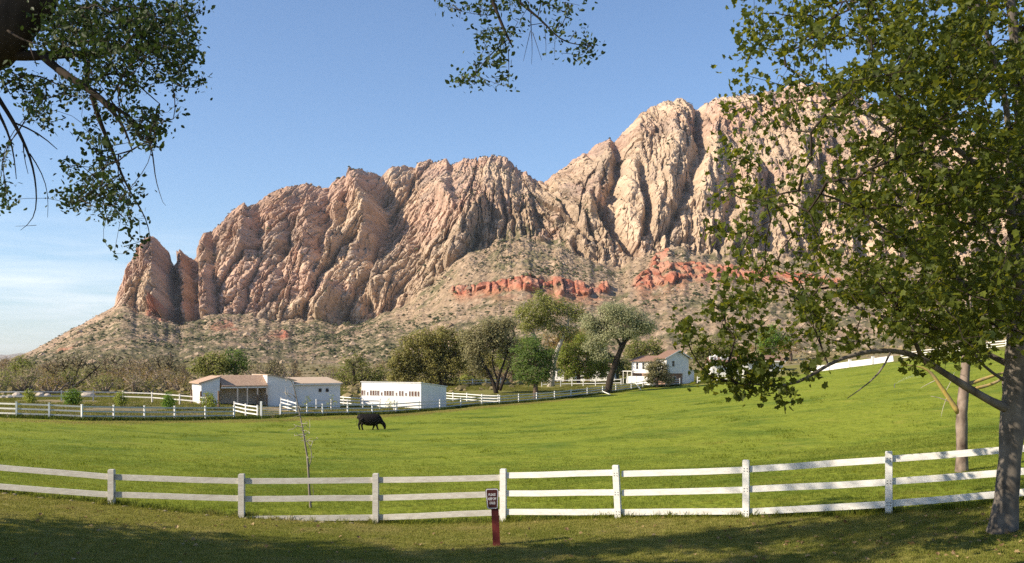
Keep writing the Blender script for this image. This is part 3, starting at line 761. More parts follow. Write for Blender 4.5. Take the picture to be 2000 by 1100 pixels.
# ---- row of edging stones along the raised lawn edge at the left
stone_var = []
for k in range(4):
    m_ = MB(); vv = IV * np.array((1, 0.7, 0.5)) * (1 + 0.22 * np.random.default_rng(k).uniform(-1, 1, (len(IV), 1))); m_.add(vv, IF)
    me = m_.mesh('edging_stone', True); me.materials.append(simple_mat('edging_stone_rock', (0.19, 0.16, 0.10), (0.30, 0.25, 0.175), scale=8, rough=0.9) if k == 0 else stone_var[0].materials[0]); stone_var.append(me)
sx_ = X(-60, 25.9)
for k in range(60):
    if sx_ > X(690, 26): break
    if rng.uniform() < 0.35: sx_ += 0.3; continue
    r_ = rng.uniform(0.05, 0.09)
    y_ = 25.92 + rng.normal(0, 0.03); sz = gz(sx_, y_)
    o = bpy.data.objects.new('edging_stone', stone_var[k % 4]); COL.objects.link(o)
    o.location = (sx_, y_, sz + r_ * 0.02); o.scale = (r_ * rng.uniform(0.9, 1.4), r_, r_); o.rotation_euler = (0, 0, rng.uniform(-0.5, 0.5))
    tag(o, 'flat tan edging stone in the low row along the foot of the white fence', 'stone', 'edging stones along the lawn')
    sx_ += r_ * rng.uniform(2.2, 3.6)

# ---- lawn sign
sb = at(971, 1066, 21.5); sb[2] = gz(sb[0], sb[1])
sg = thing('lawn_sign', sb, 'small maroon please keep off grass sign on a short red post before the fence', 'sign')
top_ = at(965, 958, 21.5)
M_redpost = simple_mat('red_post_paint', (0.11, 0.018, 0.015), (0.19, 0.036, 0.029), scale=5, rough=0.6, bump=0.15, grime=(0.33, 0.20, 0.16), grime_amt=0.25)
mb = MB(); mb.bar(sb - (0, 0, 0.25), top_, 0.155, 0.155); part('post', mb, M_redpost, sg)
def rounded(w0, w1, h, r, k=5):
    """outline, w0 wide at the top and w1 at the bottom, rounded corners"""
    pts = []
    for (cx_, cz_, a0) in ((w0 / 2 - r, h / 2 - r, 0), (-w0 / 2 + r, h / 2 - r, 90), (-w1 / 2 + r, -h / 2 + r, 180), (w1 / 2 - r, -h / 2 + r, 270)):
        for j in range(k + 1):
            a = R(a0 + 90 * j / k); pts.append((cx_ + r * math.cos(a), cz_ + r * math.sin(a)))
    return pts
def plate(pts, y0, y1):
    m_ = MB(); k = len(pts)
    m_.add([(p[0], y0, p[1]) for p in pts] + [(p[0], y1, p[1]) for p in pts], [tuple(range(k))[::-1], tuple(range(k, 2 * k))] + [(i, (i + 1) % k, k + (i + 1) % k, k + i) for i in range(k)])
    return m_
pc = at(961.5, 973, 21.5) + np.array((0, -0.095, 0)); prot = R(-4)
M_plate = simple_mat('maroon_enamel', (0.045, 0.012, 0.012), (0.07, 0.02, 0.018), rough=0.4, bump=0)
M_edge = simple_mat('sign_white_line', (0.55, 0.55, 0.56), (0.65, 0.65, 0.66), rough=0.5, bump=0)
M_plback = simple_mat('sign_dark_edge', (0.03, 0.012, 0.012), (0.05, 0.02, 0.02), rough=0.5, bump=0)
pl = shared('sign_plate', plate(rounded(0.29, 0.245, 0.445, 0.045), 0.0, 0.012).mesh('sign_plate'), M_plback, sg, pc, (0, R(-2), prot))
def sub(name, me, mat, y, x=0, z=0, rot=(0, 0, 0)):
    me.materials.append(mat); o = bpy.data.objects.new(name, me); COL.objects.link(o); o.parent = pl; o.location = (x, y, z); o.rotation_euler = rot; return o
sub('border_line', plate(rounded(0.268, 0.224, 0.424, 0.038), 0, 0.003).mesh('border_line'), M_edge, -0.003)
sub('face', plate(rounded(0.232, 0.190, 0.388, 0.026), 0, 0.003).mesh('face'), M_plate, -0.006)
for line, z_ in (('PLEASE', 0.085), ('KEEP OFF', -0.005), ('GRASS', -0.095)):
    cu = bpy.data.curves.new('lettering', 'FONT'); cu.body = line; cu.size = 0.075; cu.align_x = 'CENTER'; cu.align_y = 'CENTER'; cu.extrude = 0.001; cu.offset = 0.0012
    if len(line) > 6: cu.space_character = 0.86
    ob = bpy.data.objects.new('lettering', cu)
    me = bpy.data.meshes.new_from_object(ob); bpy.data.objects.remove(ob)
    w_ = max(v.co.x for v in me.vertices) - min(v.co.x for v in me.vertices)
    kx = {'PLEASE': 0.150, 'KEEP OFF': 0.175, 'GRASS': 0.125}[line] / w_
    for v in me.vertices: v.co.x *= kx
    me.materials.clear()
    sub('lettering', me, M_edge, -0.0085, z=z_, rot=(R(90), 0, 0))

# ---- grazing black cow, one continuous body
cow_o = at(724, 841, 92); cow_o[2] = gz(cow_o[0], 92)
cm = MB()
def loft(secs, k=14):
    """secs: (x, z, half height, half width)"""
    a = np.arange(k) * 2 * np.pi / k
    rings = [np.stack((np.full(k, s_[0]) + (s_[4] if len(s_) > 4 else 0) * np.sin(a) * s_[2], s_[3] * np.cos(a), s_[1] + s_[2] * np.sin(a)), 1) for s_ in secs]
    n_ = len(secs); i = np.arange(n_ - 1)[:, None] * k; j = np.arange(k)[None]; j2 = (j + 1) % k
    cm.add(np.concatenate(rings), np.stack((i + j, i + j2, i + k + j2, i + k + j), -1).reshape(-1, 4))
    off = cm.n - n_ * k
    cm.f.append(np.array([list(range(off + k - 1, off - 1, -1)), list(range(off + (n_ - 1) * k, off + n_ * k))]))
loft([(-1.10, 1.12, 0.10, 0.10), (-1.05, 1.08, 0.26, 0.22), (-0.92, 1.01, 0.39, 0.30), (-0.65, 0.94, 0.46, 0.36), (-0.3, 0.87, 0.52, 0.43), (0.05, 0.86, 0.52, 0.43), (0.4, 0.88, 0.50, 0.39), (0.62, 0.91, 0.46, 0.34), (0.78, 0.90, 0.39, 0.28), (0.90, 0.81, 0.34, 0.22), (1.02, 0.67, 0.27, 0.17), (1.10, 0.54, 0.2, 0.13), (1.14, 0.47, 0.12, 0.1)])
cm.tube([(1.02, 0, 0.62), (1.14, 0, 0.48), (1.20, 0, 0.32), (1.22, 0, 0.17), (1.22, 0, 0.06)], [0.17, 0.17, 0.14, 0.11, 0.10], 10)
for s_ in (-1, 1):
    cm.tube([(1.06, s_ * 0.10, 0.58), (1.04, s_ * 0.20, 0.59), (1.02, s_ * 0.27, 0.55)], [0.03, 0.06, 0.015], 6)
    fx = 0.52 if s_ < 0 else 0.30
    bx_ = 0.62 if s_ < 0 else 0.18
    cm.tube([(0.50, s_ * 0.20, 0.85), (0.5 + (fx - 0.5) * 0.4, s_ * 0.20, 0.58), (fx, s_ * 0.18, 0.36), (bx_, s_ * 0.18, 0.09), (bx_ + 0.03, s_ * 0.18, 0.0)], [0.20, 0.14, 0.095, 0.07, 0.085], 9)
    hx_ = -0.72 if s_ < 0 else -0.98
    cm.tube([(-0.80, s_ * 0.20, 0.95), (hx_ + 0.10, s_ * 0.21, 0.66), (hx_ - 0.06, s_ * 0.19, 0.42), (hx_ + 0.01, s_ * 0.18, 0.12), (hx_ + 0.05, s_ * 0.18, 0.0)], [0.28, 0.18, 0.10, 0.075, 0.085], 9)
cm.tube([(-1.08, 0, 1.28), (-1.17, 0, 1.12), (-1.19, 0, 0.8), (-1.20, 0, 0.55), (-1.19, 0, 0.38)], [0.05, 0.035, 0.025, 0.045, 0.02], 6)
me = cm.mesh('cow')
M_cow = simple_mat('black_hide', (0.008, 0.007, 0.007), (0.018, 0.015, 0.014), scale=6, rough=0.6, bump=0.1)
cow = bpy.data.objects.new('cow', me); COL.objects.link(cow)
rm = cow.modifiers.new('remesh', 'REMESH'); rm.mode = 'VOXEL'; rm.voxel_size = 0.04; rm.use_smooth_shade = True
sm_ = cow.modifiers.new('smooth', 'SMOOTH'); sm_.iterations = 3
dg = bpy.context.evaluated_depsgraph_get()
me2 = bpy.data.meshes.new_from_object(cow.evaluated_get(dg)); cow.modifiers.clear(); cow.data = me2; me2.name = 'cow'
me2.materials.clear(); me2.materials.append(M_cow)
cow.scale = (1.06, 1.05, 1.08); M_cow.node_tree.nodes['Principled BSDF'].inputs['Specular IOR Level'].default_value = 0.08; cow.location = cow_o; cow.rotation_euler = (0, 0, R(8))
tag(cow, 'black cow grazing with its head down in the green meadow', 'cow')

# ---- generic rail fences in the middle distance
def rail_fence(name, label, pts, group=None, h=1.3, hs=(0.35, 0.75, 1.15), mat=None, postmat=None, pw=0.13, rh=0.13, cat='fence', heights=None):
    mat = mat or M_white; postmat = postmat or mat
    P = [np.array((X(px, Y), Y, gz(X(px, Y), Y))) for px, Y in pts]
    root = thing(name, P[len(P) // 2], label, cat, group)
    m_ = MB(); m_.box((0, 0, h / 2 - 0.15), (pw, pw, h + 0.3)); m_.box((0, 0, h + 0.02), (pw * 1.25, pw * 1.25, 0.04))
    pm = m_.mesh('post'); pm.materials.append(postmat)
    for i, p in enumerate(P):
        j = min(i, len(P) - 2); dv = P[j + 1] - P[j]
        shared('post', pm, postmat, root, p, (0, 0, math.atan2(dv[1], dv[0])))
    for a_, b_ in zip(P[:-1], P[1:]):
        dv = b_ - a_; L_ = np.hypot(dv[0], dv[1]); u_ = dv / L_
        for hz_ in hs:
            mb = MB(); mb.bar(a_ + u_ * pw / 2 + (0, 0, hz_), b_ - u_ * pw / 2 + (0, 0, hz_), 0.04, rh)
            part('rail', mb, mat, root, origin=(a_ + b_) / 2 + (0, 0, hz_))
    return root
left_half = [p for p in MIDF if p[0] <= 457]
right_half = [p for p in MIDF if p[0] >= 548] if False else [(548, 109.5)] + [p for p in MIDF if p[0] >= 600]
rail_fence('rail_fence', 'long white rail fence at the far edge of the meadow left of the barn', left_half, mat=M_grey, postmat=M_white)
rail_fence('rail_fence', 'long white rail fence climbing past the white stable up to the house', right_half, mat=M_grey, postmat=M_white)
# field gate between the two runs
gA = gp(510, 106); gB = gp(546, 109)
gt = thing('field_gate', gA, 'grey metal field gate hung on a tall white post before the barn', 'gate')
mb = MB(); mb.box(gA + (0, 0, 0.8), (0.2, 0.2, 2.0)); part('gate_post', mb, M_white, gt)
du = (gB - gA); Lg = np.linalg.norm(du); du /= Lg
for z_ in (0.25, 0.45, 0.65, 0.88, 1.15):
    mb = MB(); mb.tube([gA + du * 0.15 + (0, 0, z_), gB + (0, 0, z_)], 0.025, 6); part('bar', mb, M_metal, gt)
for t_ in (0.15, Lg):
    mb = MB(); mb.tube([gA + du * t_ + (0, 0, 0.2), gA + du * t_ + (0, 0, 1.2)], 0.03, 6); part('upright', mb, M_metal, gt)
rail_fence('rail_fence', 'short white fence wing slanting from the meadow fence to the gate post', [(458, 110), (480, 108), (503, 106.5)])
rail_fence('rail_fence', 'short white fence wing behind the metal gate before the barn wall', [(549, 121), (563, 117.5), (579, 114)])
rail_fence('rail_fence', 'bright white corral fence running from the barn past the white stable', [(583, 152), (609, 147), (630, 143), (671, 138), (705, 134), (742, 130.5), (770, 127)])
rail_fence('rail_fence', 'grey two rail paddock fence behind the meadow fence at the left', [(-40, 117), (57, 118), (120, 120), (182, 121), (240, 122), (297, 121), (351, 118), (404, 116)], hs=(0.6, 1.1), h=1.25, mat=M_grey, postmat=M_worn_dim)
rail_fence('rail_fence', 'thin white fence between the corral and the meadow fence before the stable', [(618, 123), (647, 124), (679, 126), (709, 128), (742, 128.8), (775, 126)], hs=(0.6, 1.1), h=1.25, mat=M_grey, postmat=M_white)
rail_fence('rail_fence', 'bright white fence from the right side of the stable to the meadow fence', [(868, 152), (885, 150.5), (912, 148.5), (941, 146.5), (973, 145.5)])
rail_fence('rail_fence', 'pale grey yard fence under the dark oak behind the stable', [(868, 197), (897, 196), (923, 196), (949, 197), (978, 198)], hs=(0.5, 1.05), mat=M_worn_dim, postmat=M_white)
rail_fence('rail_fence', 'white two rail yard fence before the white cottage behind the trees', [(1058, 190), (1077, 190), (1095, 190), (1117, 190), (1139, 189.5), (1163, 189), (1186, 188.5), (1213, 188)], hs=(0.45, 1.1))
rail_fence('rail_fence', 'white fence beyond the house foot running right below the ranch house', [(1362, 184), (1395, 183), (1430, 182), (1465, 181), (1500, 180)], hs=(0.5, 1.05))
rail_fence('rail_fence', 'white rail fence climbing the far right rise behind the trees', [(1760, 176), (1800, 174), (1840, 172), (1880, 170), (1920, 168), (1965, 165), (2010, 162)], hs=(0.35, 0.75, 1.15))
# slanting braces by the leaning tree
for (pxa, Ya, ya), (pxb, Yb, yb), lb in (((1176, 168.5, 764), (1192, 166, 775), 'white brace board slanting from the fence below the leaning grey tree'), ((1237, 174.5, 742), (1252, 173.5, 757), 'white brace boards slanting on the fence left of the house')):
    A_ = at(pxa, ya, Ya); B_ = np.array((X(pxb, Yb), Yb, gz(X(pxb, Yb), Yb) + 0.02))
    mb = MB(); mb.bar(A_, B_, 0.05, 0.14); o = mb.build('brace_board', M_white); tag(o, lb, 'board')

# ---- brown posts round the barn, boulders, utility pole
for px, Y, hp, lb in ((374, 121, 1.75, 'tall brown wooden post left of the barn corner'), (392, 118.5, 1.7, 'brown wooden post before the bright barn wall'), (402, 119, 1.45, 'pale wooden post between barn and green bush'), (427, 117, 1.95, 'brown wooden post right of the green bush by the barn')):
    p = gp(px, Y); mb = MB(); mb.tube([p - (0, 0, 0.3), p + (0.02, 0, hp * 0.5), p + (0.0, 0, hp)], [0.13, 0.125, 0.115], 8)
    mb.v = [v - p for v in mb.v]; o = mb.build('wooden_post', M_wood, loc=p); tag(o, lb, 'post')
M_bould = simple_mat('pale_boulder_rock', (0.36, 0.30, 0.235), (0.54, 0.46, 0.375), scale=2, rough=0.9, bump=0.4)
for px, Y, r_, lb in ((6, 132, 0.35, 'white box shaped stone at the far left beyond the fence'), (18, 132, 0.38, 'second white upright stone from the left edge beyond the fence'), (33, 133, 0.6, 'long pale boulder right of two white stones beyond the fence'), (78, 140, 0.5, 'low grey boulder beyond the paddock fence behind brush'), (93, 139, 0.4, 'small grey boulder beside the low grey boulder behind the paddock'), (171, 138, 0.8, 'white rounded boulder right of the bright green bush'), (72, 290, 1.8, 'big pale boulder among the brush at the foot of the slope')):
    p = gp(px, Y); rr = np.random.default_rng(int(px))
    bm_ = bmesh.new(); bmesh.ops.create_icosphere(bm_, subdivisions=2, radius=1)
    for v in bm_.verts:
        c = np.array(v.co[:]); k_ = 1 + 0.2 * float(pn(np.array([c[0] * 1.3 + px]), np.array([c[1] * 1.3 + c[2]]), 5)[0]) + rr.uniform(-0.06, 0.06)
        v.co = Vector((c[0] * k_ * r_ * 1.25, c[1] * k_ * r_, c[2] * k_ * r_ * (0.75 if r_ > 0.7 else 1.0)))
    me = bpy.data.meshes.new('boulder'); bm_.to_mesh(me); bm_.free(); me.materials.append(M_bould)
    o = bpy.data.objects.new('boulder', me); COL.objects.link(o); o.location = p + (0, 0, r_ * 0.3); tag(o, lb, 'boulder')
p = gp(333, 255)
up = thing('utility_pole', p, 'thin dark utility pole standing among the brush left of the barn', 'pole')
topz = (HOR - 689) / F * 255
mb = MB(); mb.tube([p - (0, 0, 0.5), (p[0], 255, topz)], [0.2, 0.14], 8); part('pole', mb, M_wood, up)
mb = MB(); mb.box((p[0], 255, topz - 0.5), (2.2, 0.12, 0.14), rz=0.5); part('crossarm', mb, M_wood, up)
for s_ in (-0.9, -0.35, 0.35, 0.9):
    mb = MB(); q = np.array((p[0] + s_ * math.cos(0.5), 255 + s_ * math.sin(0.5), topz - 0.43)); mb.tube([q, q + (0, 0, 0.18)], [0.05, 0.03], 6); part('insulator', mb, M_grey, up)

# ---- buildings
class Frame:
    """local axes of a building: u to the right along its front, w to the back"""
    def __init__(s, px, Y, z, ang):
        s.o = np.array((X(px, Y), Y, z)); s.u = np.array((math.cos(ang), math.sin(ang), 0)); s.w = np.array((-math.sin(ang), math.cos(ang), 0)); s.a = ang
    def p(s, u, w, z): return s.o + s.u * u + s.w * w + np.array((0, 0, z))
def prism(fr, foot, mat, name, parent, z0=-0.6):
    """walls from a foot polygon [(u, w, top height)], closed top"""
    k = len(foot); mb = MB()
    mb.add([fr.p(u, w, z0) for u, w, h in foot] + [fr.p(u, w, h) for u, w, h in foot], [tuple(range(k))[::-1], tuple(range(k, 2 * k))] + [(i, (i + 1) % k, k + (i + 1) % k, k + i) for i in range(k)])
    return part(name, mb, mat, parent)
def slab(fr, quad, th, mat, name, parent):
    """roof slab through four points (u, w, z), th thick upwards"""
    mb = MB(); b_ = [fr.p(*q) for q in quad]
    mb.add(b_ + [q + np.array((0, 0, th)) for q in b_], [(3, 2, 1, 0), (4, 5, 6, 7), (0, 1, 5, 4), (1, 2, 6, 5), (2, 3, 7, 6), (3, 0, 4, 7)])
    return part(name, mb, mat, parent)
def fbox(fr, u, w, z, du_, dw, dz_, mat, name, parent):
    mb = MB(); mb.box(fr.p(u, w, z), (du_, dw, dz_), rz=fr.a); return part(name, mb, mat, parent)
def window(fr, u, w, z, wd, ht, parent, frame_mat, pane_mat, t_=0.05, cross=True, side=False):
    """frame and pane on a wall facing -w (or +u when side)"""
    f_ = MB(); fr2 = fr
    def bx_(uu, zz, a_, c_):
        if side: f_.box(fr.p(u + 0.02, w + uu, zz), (0.06, a_, c_), rz=fr.a)
        else: f_.box(fr.p(u + uu, w - 0.02, zz), (a_, 0.06, c_), rz=fr.a)
    bx_(-wd / 2 - t_ / 2, z, t_, ht); bx_(wd / 2 + t_ / 2, z, t_, ht); bx_(0, z + ht / 2 + t_ / 2, wd + 2 * t_, t_); bx_(0, z - ht / 2 - t_ / 2, wd + 2 * t_, t_)
    if cross: bx_(0, z, wd, 0.03)
    fo = part('window', f_, frame_mat, parent)
    pb = MB()
    if side: pb.box(fr.p(u + 0.008, w, z), (0.02, wd, ht), rz=fr.a)
    else: pb.box(fr.p(u, w - 0.008, z), (wd, 0.02, ht), rz=fr.a)
    part('pane', pb, pane_mat, fo)
def shingle_rows(fr, quad, mat, name, parent, n_):
    """courses of shingles as real steps on a roof plane: quad = eave left, eave right, ridge right, ridge left"""
    q = [np.array(c, float) for c in quad]
    for i in range(n_):
        t0, t1 = i / n_, (i + 1) / n_
        a_ = q[0] + (q[3] - q[0]) * t0; b_ = q[1] + (q[2] - q[1]) * t0; c_ = q[1] + (q[2] - q[1]) * t1; d_ = q[0] + (q[3] - q[0]) * t1
        lift = np.array((0, 0, 0.05)); lo = np.array((0, 0, 0.012))
        mb = MB(); B4 = [fr.p(*v) for v in (a_, b_, c_, d_)]
        T4 = [B4[0] + lift, B4[1] + lift, B4[2] + lo, B4[3] + lo]
        mb.add(B4 + T4, [(3, 2, 1, 0), (4, 5, 6, 7), (0, 1, 5, 4), (1, 2, 6, 5), (2, 3, 7, 6), (3, 0, 4, 7)])
        part(name, mb, mat, parent)

# barn with the open shed between two wings
bz_ = gz(X(450, 122), 122)
fr = Frame(393, 120.5, bz_, R(28))
barn = thing('barn', fr.o, 'white barn with an open brown shingled shed between its two wings', 'barn')
uL, uR, uM, uE = 2.2, 8.0, 11.4, 17.65
prism(fr, [(0, 0, 2.75), (uL, 0, 3.45), (uL, 6, 3.45), (0, 6, 2.75)], M_stucco, 'left_wing_wall', barn)
slab(fr, [(-0.35, -0.25, 2.68), (uL + 0.15, -0.25, 3.50), (uL + 0.15, 6.2, 3.50), (-0.35, 6.2, 2.68)], 0.12, M_shingle, 'roof', barn)
fbox(fr, (uL + uR) / 2, 2.9, 1.3, uR - uL - 0.02, 0.2, 3.6, M_tan, 'back_wall', barn)
fbox(fr, uR - 0.06, 1.3, 1.2, 0.1, 2.9, 2.6, M_tan, 'inner_wall', barn)
slab(fr, [(uL + 0.17, -0.5, 2.28), (uR - 0.02, -0.5, 2.28), (uR - 0.02, 2.4, 3.55), (uL + 0.17, 2.4, 3.55)], 0.10, M_shingle, 'roof', barn)
shingle_rows(fr, [(uL + 0.17, -0.55, 2.385), (uR - 0.02, -0.55, 2.385), (uR - 0.02, 2.4, 3.66), (uL + 0.17, 2.4, 3.66)], M_shingle, 'shingle_course', barn, 11)
slab(fr, [(uL + 0.17, 2.43, 3.55), (uR - 0.02, 2.43, 3.55), (uR - 0.02, 6.0, 2.5), (uL + 0.17, 6.0, 2.5)], 0.12, M_shingle, 'roof', barn)
fbox(fr, (uL + uR) / 2, -0.40, 2.20, uR - uL - 0.2, 0.1, 0.18, M_white, 'eave_beam', barn)
for u_, brown in ((4.26, 0), (5.45, 0), (6.7, 1), (7.85, 1)):
    mb = MB(); mb.box(fr.p(u_, -0.38, 0.95), (0.14, 0.14, 2.5), rz=fr.a); part('shed_post', mb, M_tan, barn)
    if brown: fbox(fr, u_, -0.47, 0.5, 0.2, 0.04, 1.5, M_wood, 'rubbing_board', barn)
prism(fr, [(uR, 0, 3.62), (uR + 0.6, 0, 3.62), (uM, 0, 2.98), (uM, 8, 2.98), (uR + 0.6, 8, 3.62), (uR, 8, 3.62)], M_stucco, 'right_wing_wall', barn)
slab(fr, [(uR, -0.22, 3.64), (uR + 0.6, -0.22, 3.64), (uR + 0.6, 8.2, 3.64), (uR, 8.2, 3.64)], 0.1, M_roofpale, 'roof', barn)
slab(fr, [(uR + 0.62, -0.22, 3.64), (uM + 0.3, -0.22, 2.93), (uM + 0.3, 8.2, 2.93), (uR + 0.62, 8.2, 3.64)], 0.1, M_roofpale, 'roof', barn)
prism(fr, [(uM + 0.02, 0.6, 2.5), (uE, 0.6, 2.5), (uE, 7, 3.1), (uM + 0.02, 7, 3.1)], M_stucco, 'long_wing_wall', barn)
slab(fr, [(uM + 0.32, 0.25, 2.47), (uE + 0.3, 0.25, 2.47), (uE + 0.3, 7.3, 3.15), (uM + 0.32, 7.3, 3.15)], 0.14, M_roofpale, 'roof', barn)
for u_ in (14.95, 15.9): window(fr, u_, 0.6, 1.68, 0.42, 0.45, barn, M_stucco, M_dark, cross=False)
fbox(fr, (uM + uE) / 2, 0.22, 2.48, uE - uM, 0.05, 0.14, M_white, 'fascia', barn)

# white stable with the row of louvred openings
cz_ = gz(X(822, 132), 133)
fr = Frame(822, 132, cz_, R(-31))
stb = thing('stable', fr.o, 'white flat fronted stable with a row of narrow brown window openings', 'stable')
Lm = 10.1
prism(fr, [(-Lm, 0, 3.42), (0, 0, 3.42), (0, 5.9, 2.78), (-Lm, 5.9, 2.78)], M_stucco, 'wall', stb)
slab(fr, [(-Lm - 0.12, -0.1, 3.43), (0.12, -0.1, 3.43), (0.12, 6.05, 2.79), (-Lm - 0.12, 6.05, 2.79)], 0.09, M_white, 'roof', stb)
fbox(fr, 0.03, -0.03, 1.6, 0.1, 0.1, 3.3, M_white, 'corner_board', stb)
def u_of(px):   # along the front, from the photo column
    t_ = (px - 1000) / F
    return (t_ * fr.o[1] - fr.o[0]) / (fr.u[0] - t_ * fr.u[1])
M_louvre = simple_mat('brown_louvre', (0.085, 0.045, 0.035), (0.14, 0.075, 0.055), scale=4, rough=0.7, bump=0)
for a_, b_, ov in ((706, 710, 0), (711.2, 713.2, 0), (716.9, 719.4, 1), (723, 726.8, 0), (728, 731.8, 0), (733, 735.8, 0), (737.3, 740.7, 0), (744.2, 747, 1), (750.6, 754.4, 0), (755.6, 759.4, 0), (760.6, 764.8, 0), (766.3, 769.3, 0), (773, 775.7, 1), (779.6, 783.2, 0), (785, 788.2, 0), (791.8, 794.8, 1), (799, 802.6, 0), (804.2, 808.2, 0), (810, 814.3, 0), (816.1, 819.4, 0)):
    ua, ub = u_of(a_), u_of(b_)
    window(fr, (ua + ub) / 2, 0, 1.98 if not ov else 1.88, ub - ua - 0.02, 0.66 if not ov else 0.42, stb, M_white, M_louvre, t_=0.035, cross=False)

# two storey white house at the right
hz_ = (HOR - 753) / F * 183
fr = Frame(1302, 183, hz_, R(28))
hs = thing('house', fr.o, 'white two storey house with red brown roof at the right end of the fence', 'house')
gw = 5.1
prism(fr, [(0, 0.06, 5.05), (gw, 0.06, 5.05), (gw, 3.2, 5.05), (0, 3.2, 5.05)], M_stucco, 'wall', hs, z0=2.2)
prism(fr, [(0.25, 3.22, 4.5), (gw - 0.2, 3.22, 4.5), (gw - 0.2, 11.5, 4.5), (0.25, 11.5, 4.5)], M_stucco, 'wing_wall', hs, z0=1.2)
mb = MB(); mb.add([fr.p(0, 0.05, 5.05), fr.p(gw, 0.05, 5.05), fr.p(gw * 0.53, 0.05, 6.35), fr.p(0, 3.2, 5.05), fr.p(gw, 3.2, 5.05), fr.p(gw * 0.53, 3.2, 6.35)], [(0, 1, 2), (5, 4, 3), (0, 2, 5, 3), (1, 4, 5, 2), (0, 3, 4, 1)]); part('gable_wall', mb, M_stucco, hs)
slab(fr, [(-0.25, 3.55, 4.4), (gw * 0.53, 3.55, 5.4), (gw * 0.53, 11.9, 5.4), (-0.25, 11.9, 4.4)], 0.13, M_shingle_red, 'wing_roof', hs)
slab(fr, [(gw * 0.53 + 0.01, 3.55, 5.4), (gw + 0.2, 3.55, 4.4), (gw + 0.2, 11.9, 4.4), (gw * 0.53 + 0.01, 11.9, 5.4)], 0.13, M_shingle_red, 'wing_roof', hs)
prism(fr, [(0, 0.3, 2.18), (3.7, 0.3, 2.18), (3.7, 10.9, 2.18), (0, 10.9, 2.18)], M_plinth, 'basement_wall', hs)
prism(fr, [(3.72, 0.0, 2.7), (6.35, 0.0, 2.7), (6.35, 6, 2.9), (3.72, 6, 2.9)], M_stucco, 'lean_to_wall', hs)
slab(fr, [(gw + 0.02, -0.2, 2.74), (6.6, -0.2, 2.6), (6.6, 6.2, 2.8), (gw + 0.02, 6.2, 2.95)], 0.12, M_white, 'lean_to_roof', hs)
slab(fr, [(-0.45, -0.3, 4.93), (gw * 0.53, -0.3, 6.38), (gw * 0.53, 3.5, 6.38), (-0.45, 3.5, 4.93)], 0.13, M_shingle_red, 'roof', hs)
slab(fr, [(gw * 0.53 + 0.01, -0.3, 6.38), (gw + 0.45, -0.3, 4.93), (gw + 0.45, 3.5, 4.93), (gw * 0.53 + 0.01, 3.5, 6.38)], 0.13, M_shingle_red, 'roof', hs)
mb = MB(); mb.bar(fr.p(-0.5, -0.36, 4.93), fr.p(gw * 0.53, -0.36, 6.40), 0.06, 0.2); mb.bar(fr.p(gw * 0.53, -0.36, 6.40), fr.p(gw + 0.5, -0.36, 4.93), 0.06, 0.2); part('barge_board', mb, M_white, hs)
window(fr, 1.55, 0.06, 4.0, 0.55, 1.0, hs, M_white, M_pane)
window(fr, gw * 0.53, 0.04, 5.65, 0.4, 0.4, hs, M_white, M_metal, cross=False)
window(fr, 2.0, 0.3, 1.35, 0.6, 0.5, hs, M_white, M_dark, cross=False)
fl = Frame(1302, 183, hz_, R(28) - R(90))   # the lit long side
fl.o = fr.p(0, 0, 0)
for w_ in (5.2, 7.6, 9.6):
    window(fl, -w_, 0.25, 3.55, 0.75, 1.25, hs, M_white, M_pane)
fbox(fl, -7.4, -0.5, 0.6, 8, 1.2, 2.0, M_stucco, 'porch_wall', hs)
fbox(fl, -9.6, -1.4, 2.55, 3.4, 1.6, 0.12, M_white, 'porch_roof', hs)
for u_ in (-11.0, -9.6, -8.2): fbox(fl, u_, -2.05, 1.2, 0.12, 0.12, 2.6, M_white, 'porch_post', hs)

# cottage behind the trees in the middle
cz2 = gz(X(1120, 205), 205)
fr = Frame(1078, 206, cz2, R(-14))
ct = thing('cottage', fr.o, 'low white cottage half hidden behind the green trees', 'cottage')
prism(fr, [(0, 0, 2.9), (13, 0, 2.9), (13, 7, 2.9), (0, 7, 2.9)], M_stucco, 'wall', ct)
slab(fr, [(-0.5, -0.6, 2.85), (13.5, -0.6, 2.85), (13.5, 3.5, 4.4), (-0.5, 3.5, 4.4)], 0.14, M_shingle, 'roof', ct)
slab(fr, [(-0.5, 3.52, 4.4), (13.5, 3.52, 4.4), (13.5, 7.6, 2.85), (-0.5, 7.6, 2.85)], 0.14, M_shingle, 'roof', ct)
for u_ in (1.6, 4.2, 10.6): window(fr, u_, 0, 1.6, 1.0, 1.2, ct, M_white, M_pane)
fbox(fr, 7.4, -0.03, 1.05, 0.95, 0.06, 2.1, M_wood, 'door', ct)

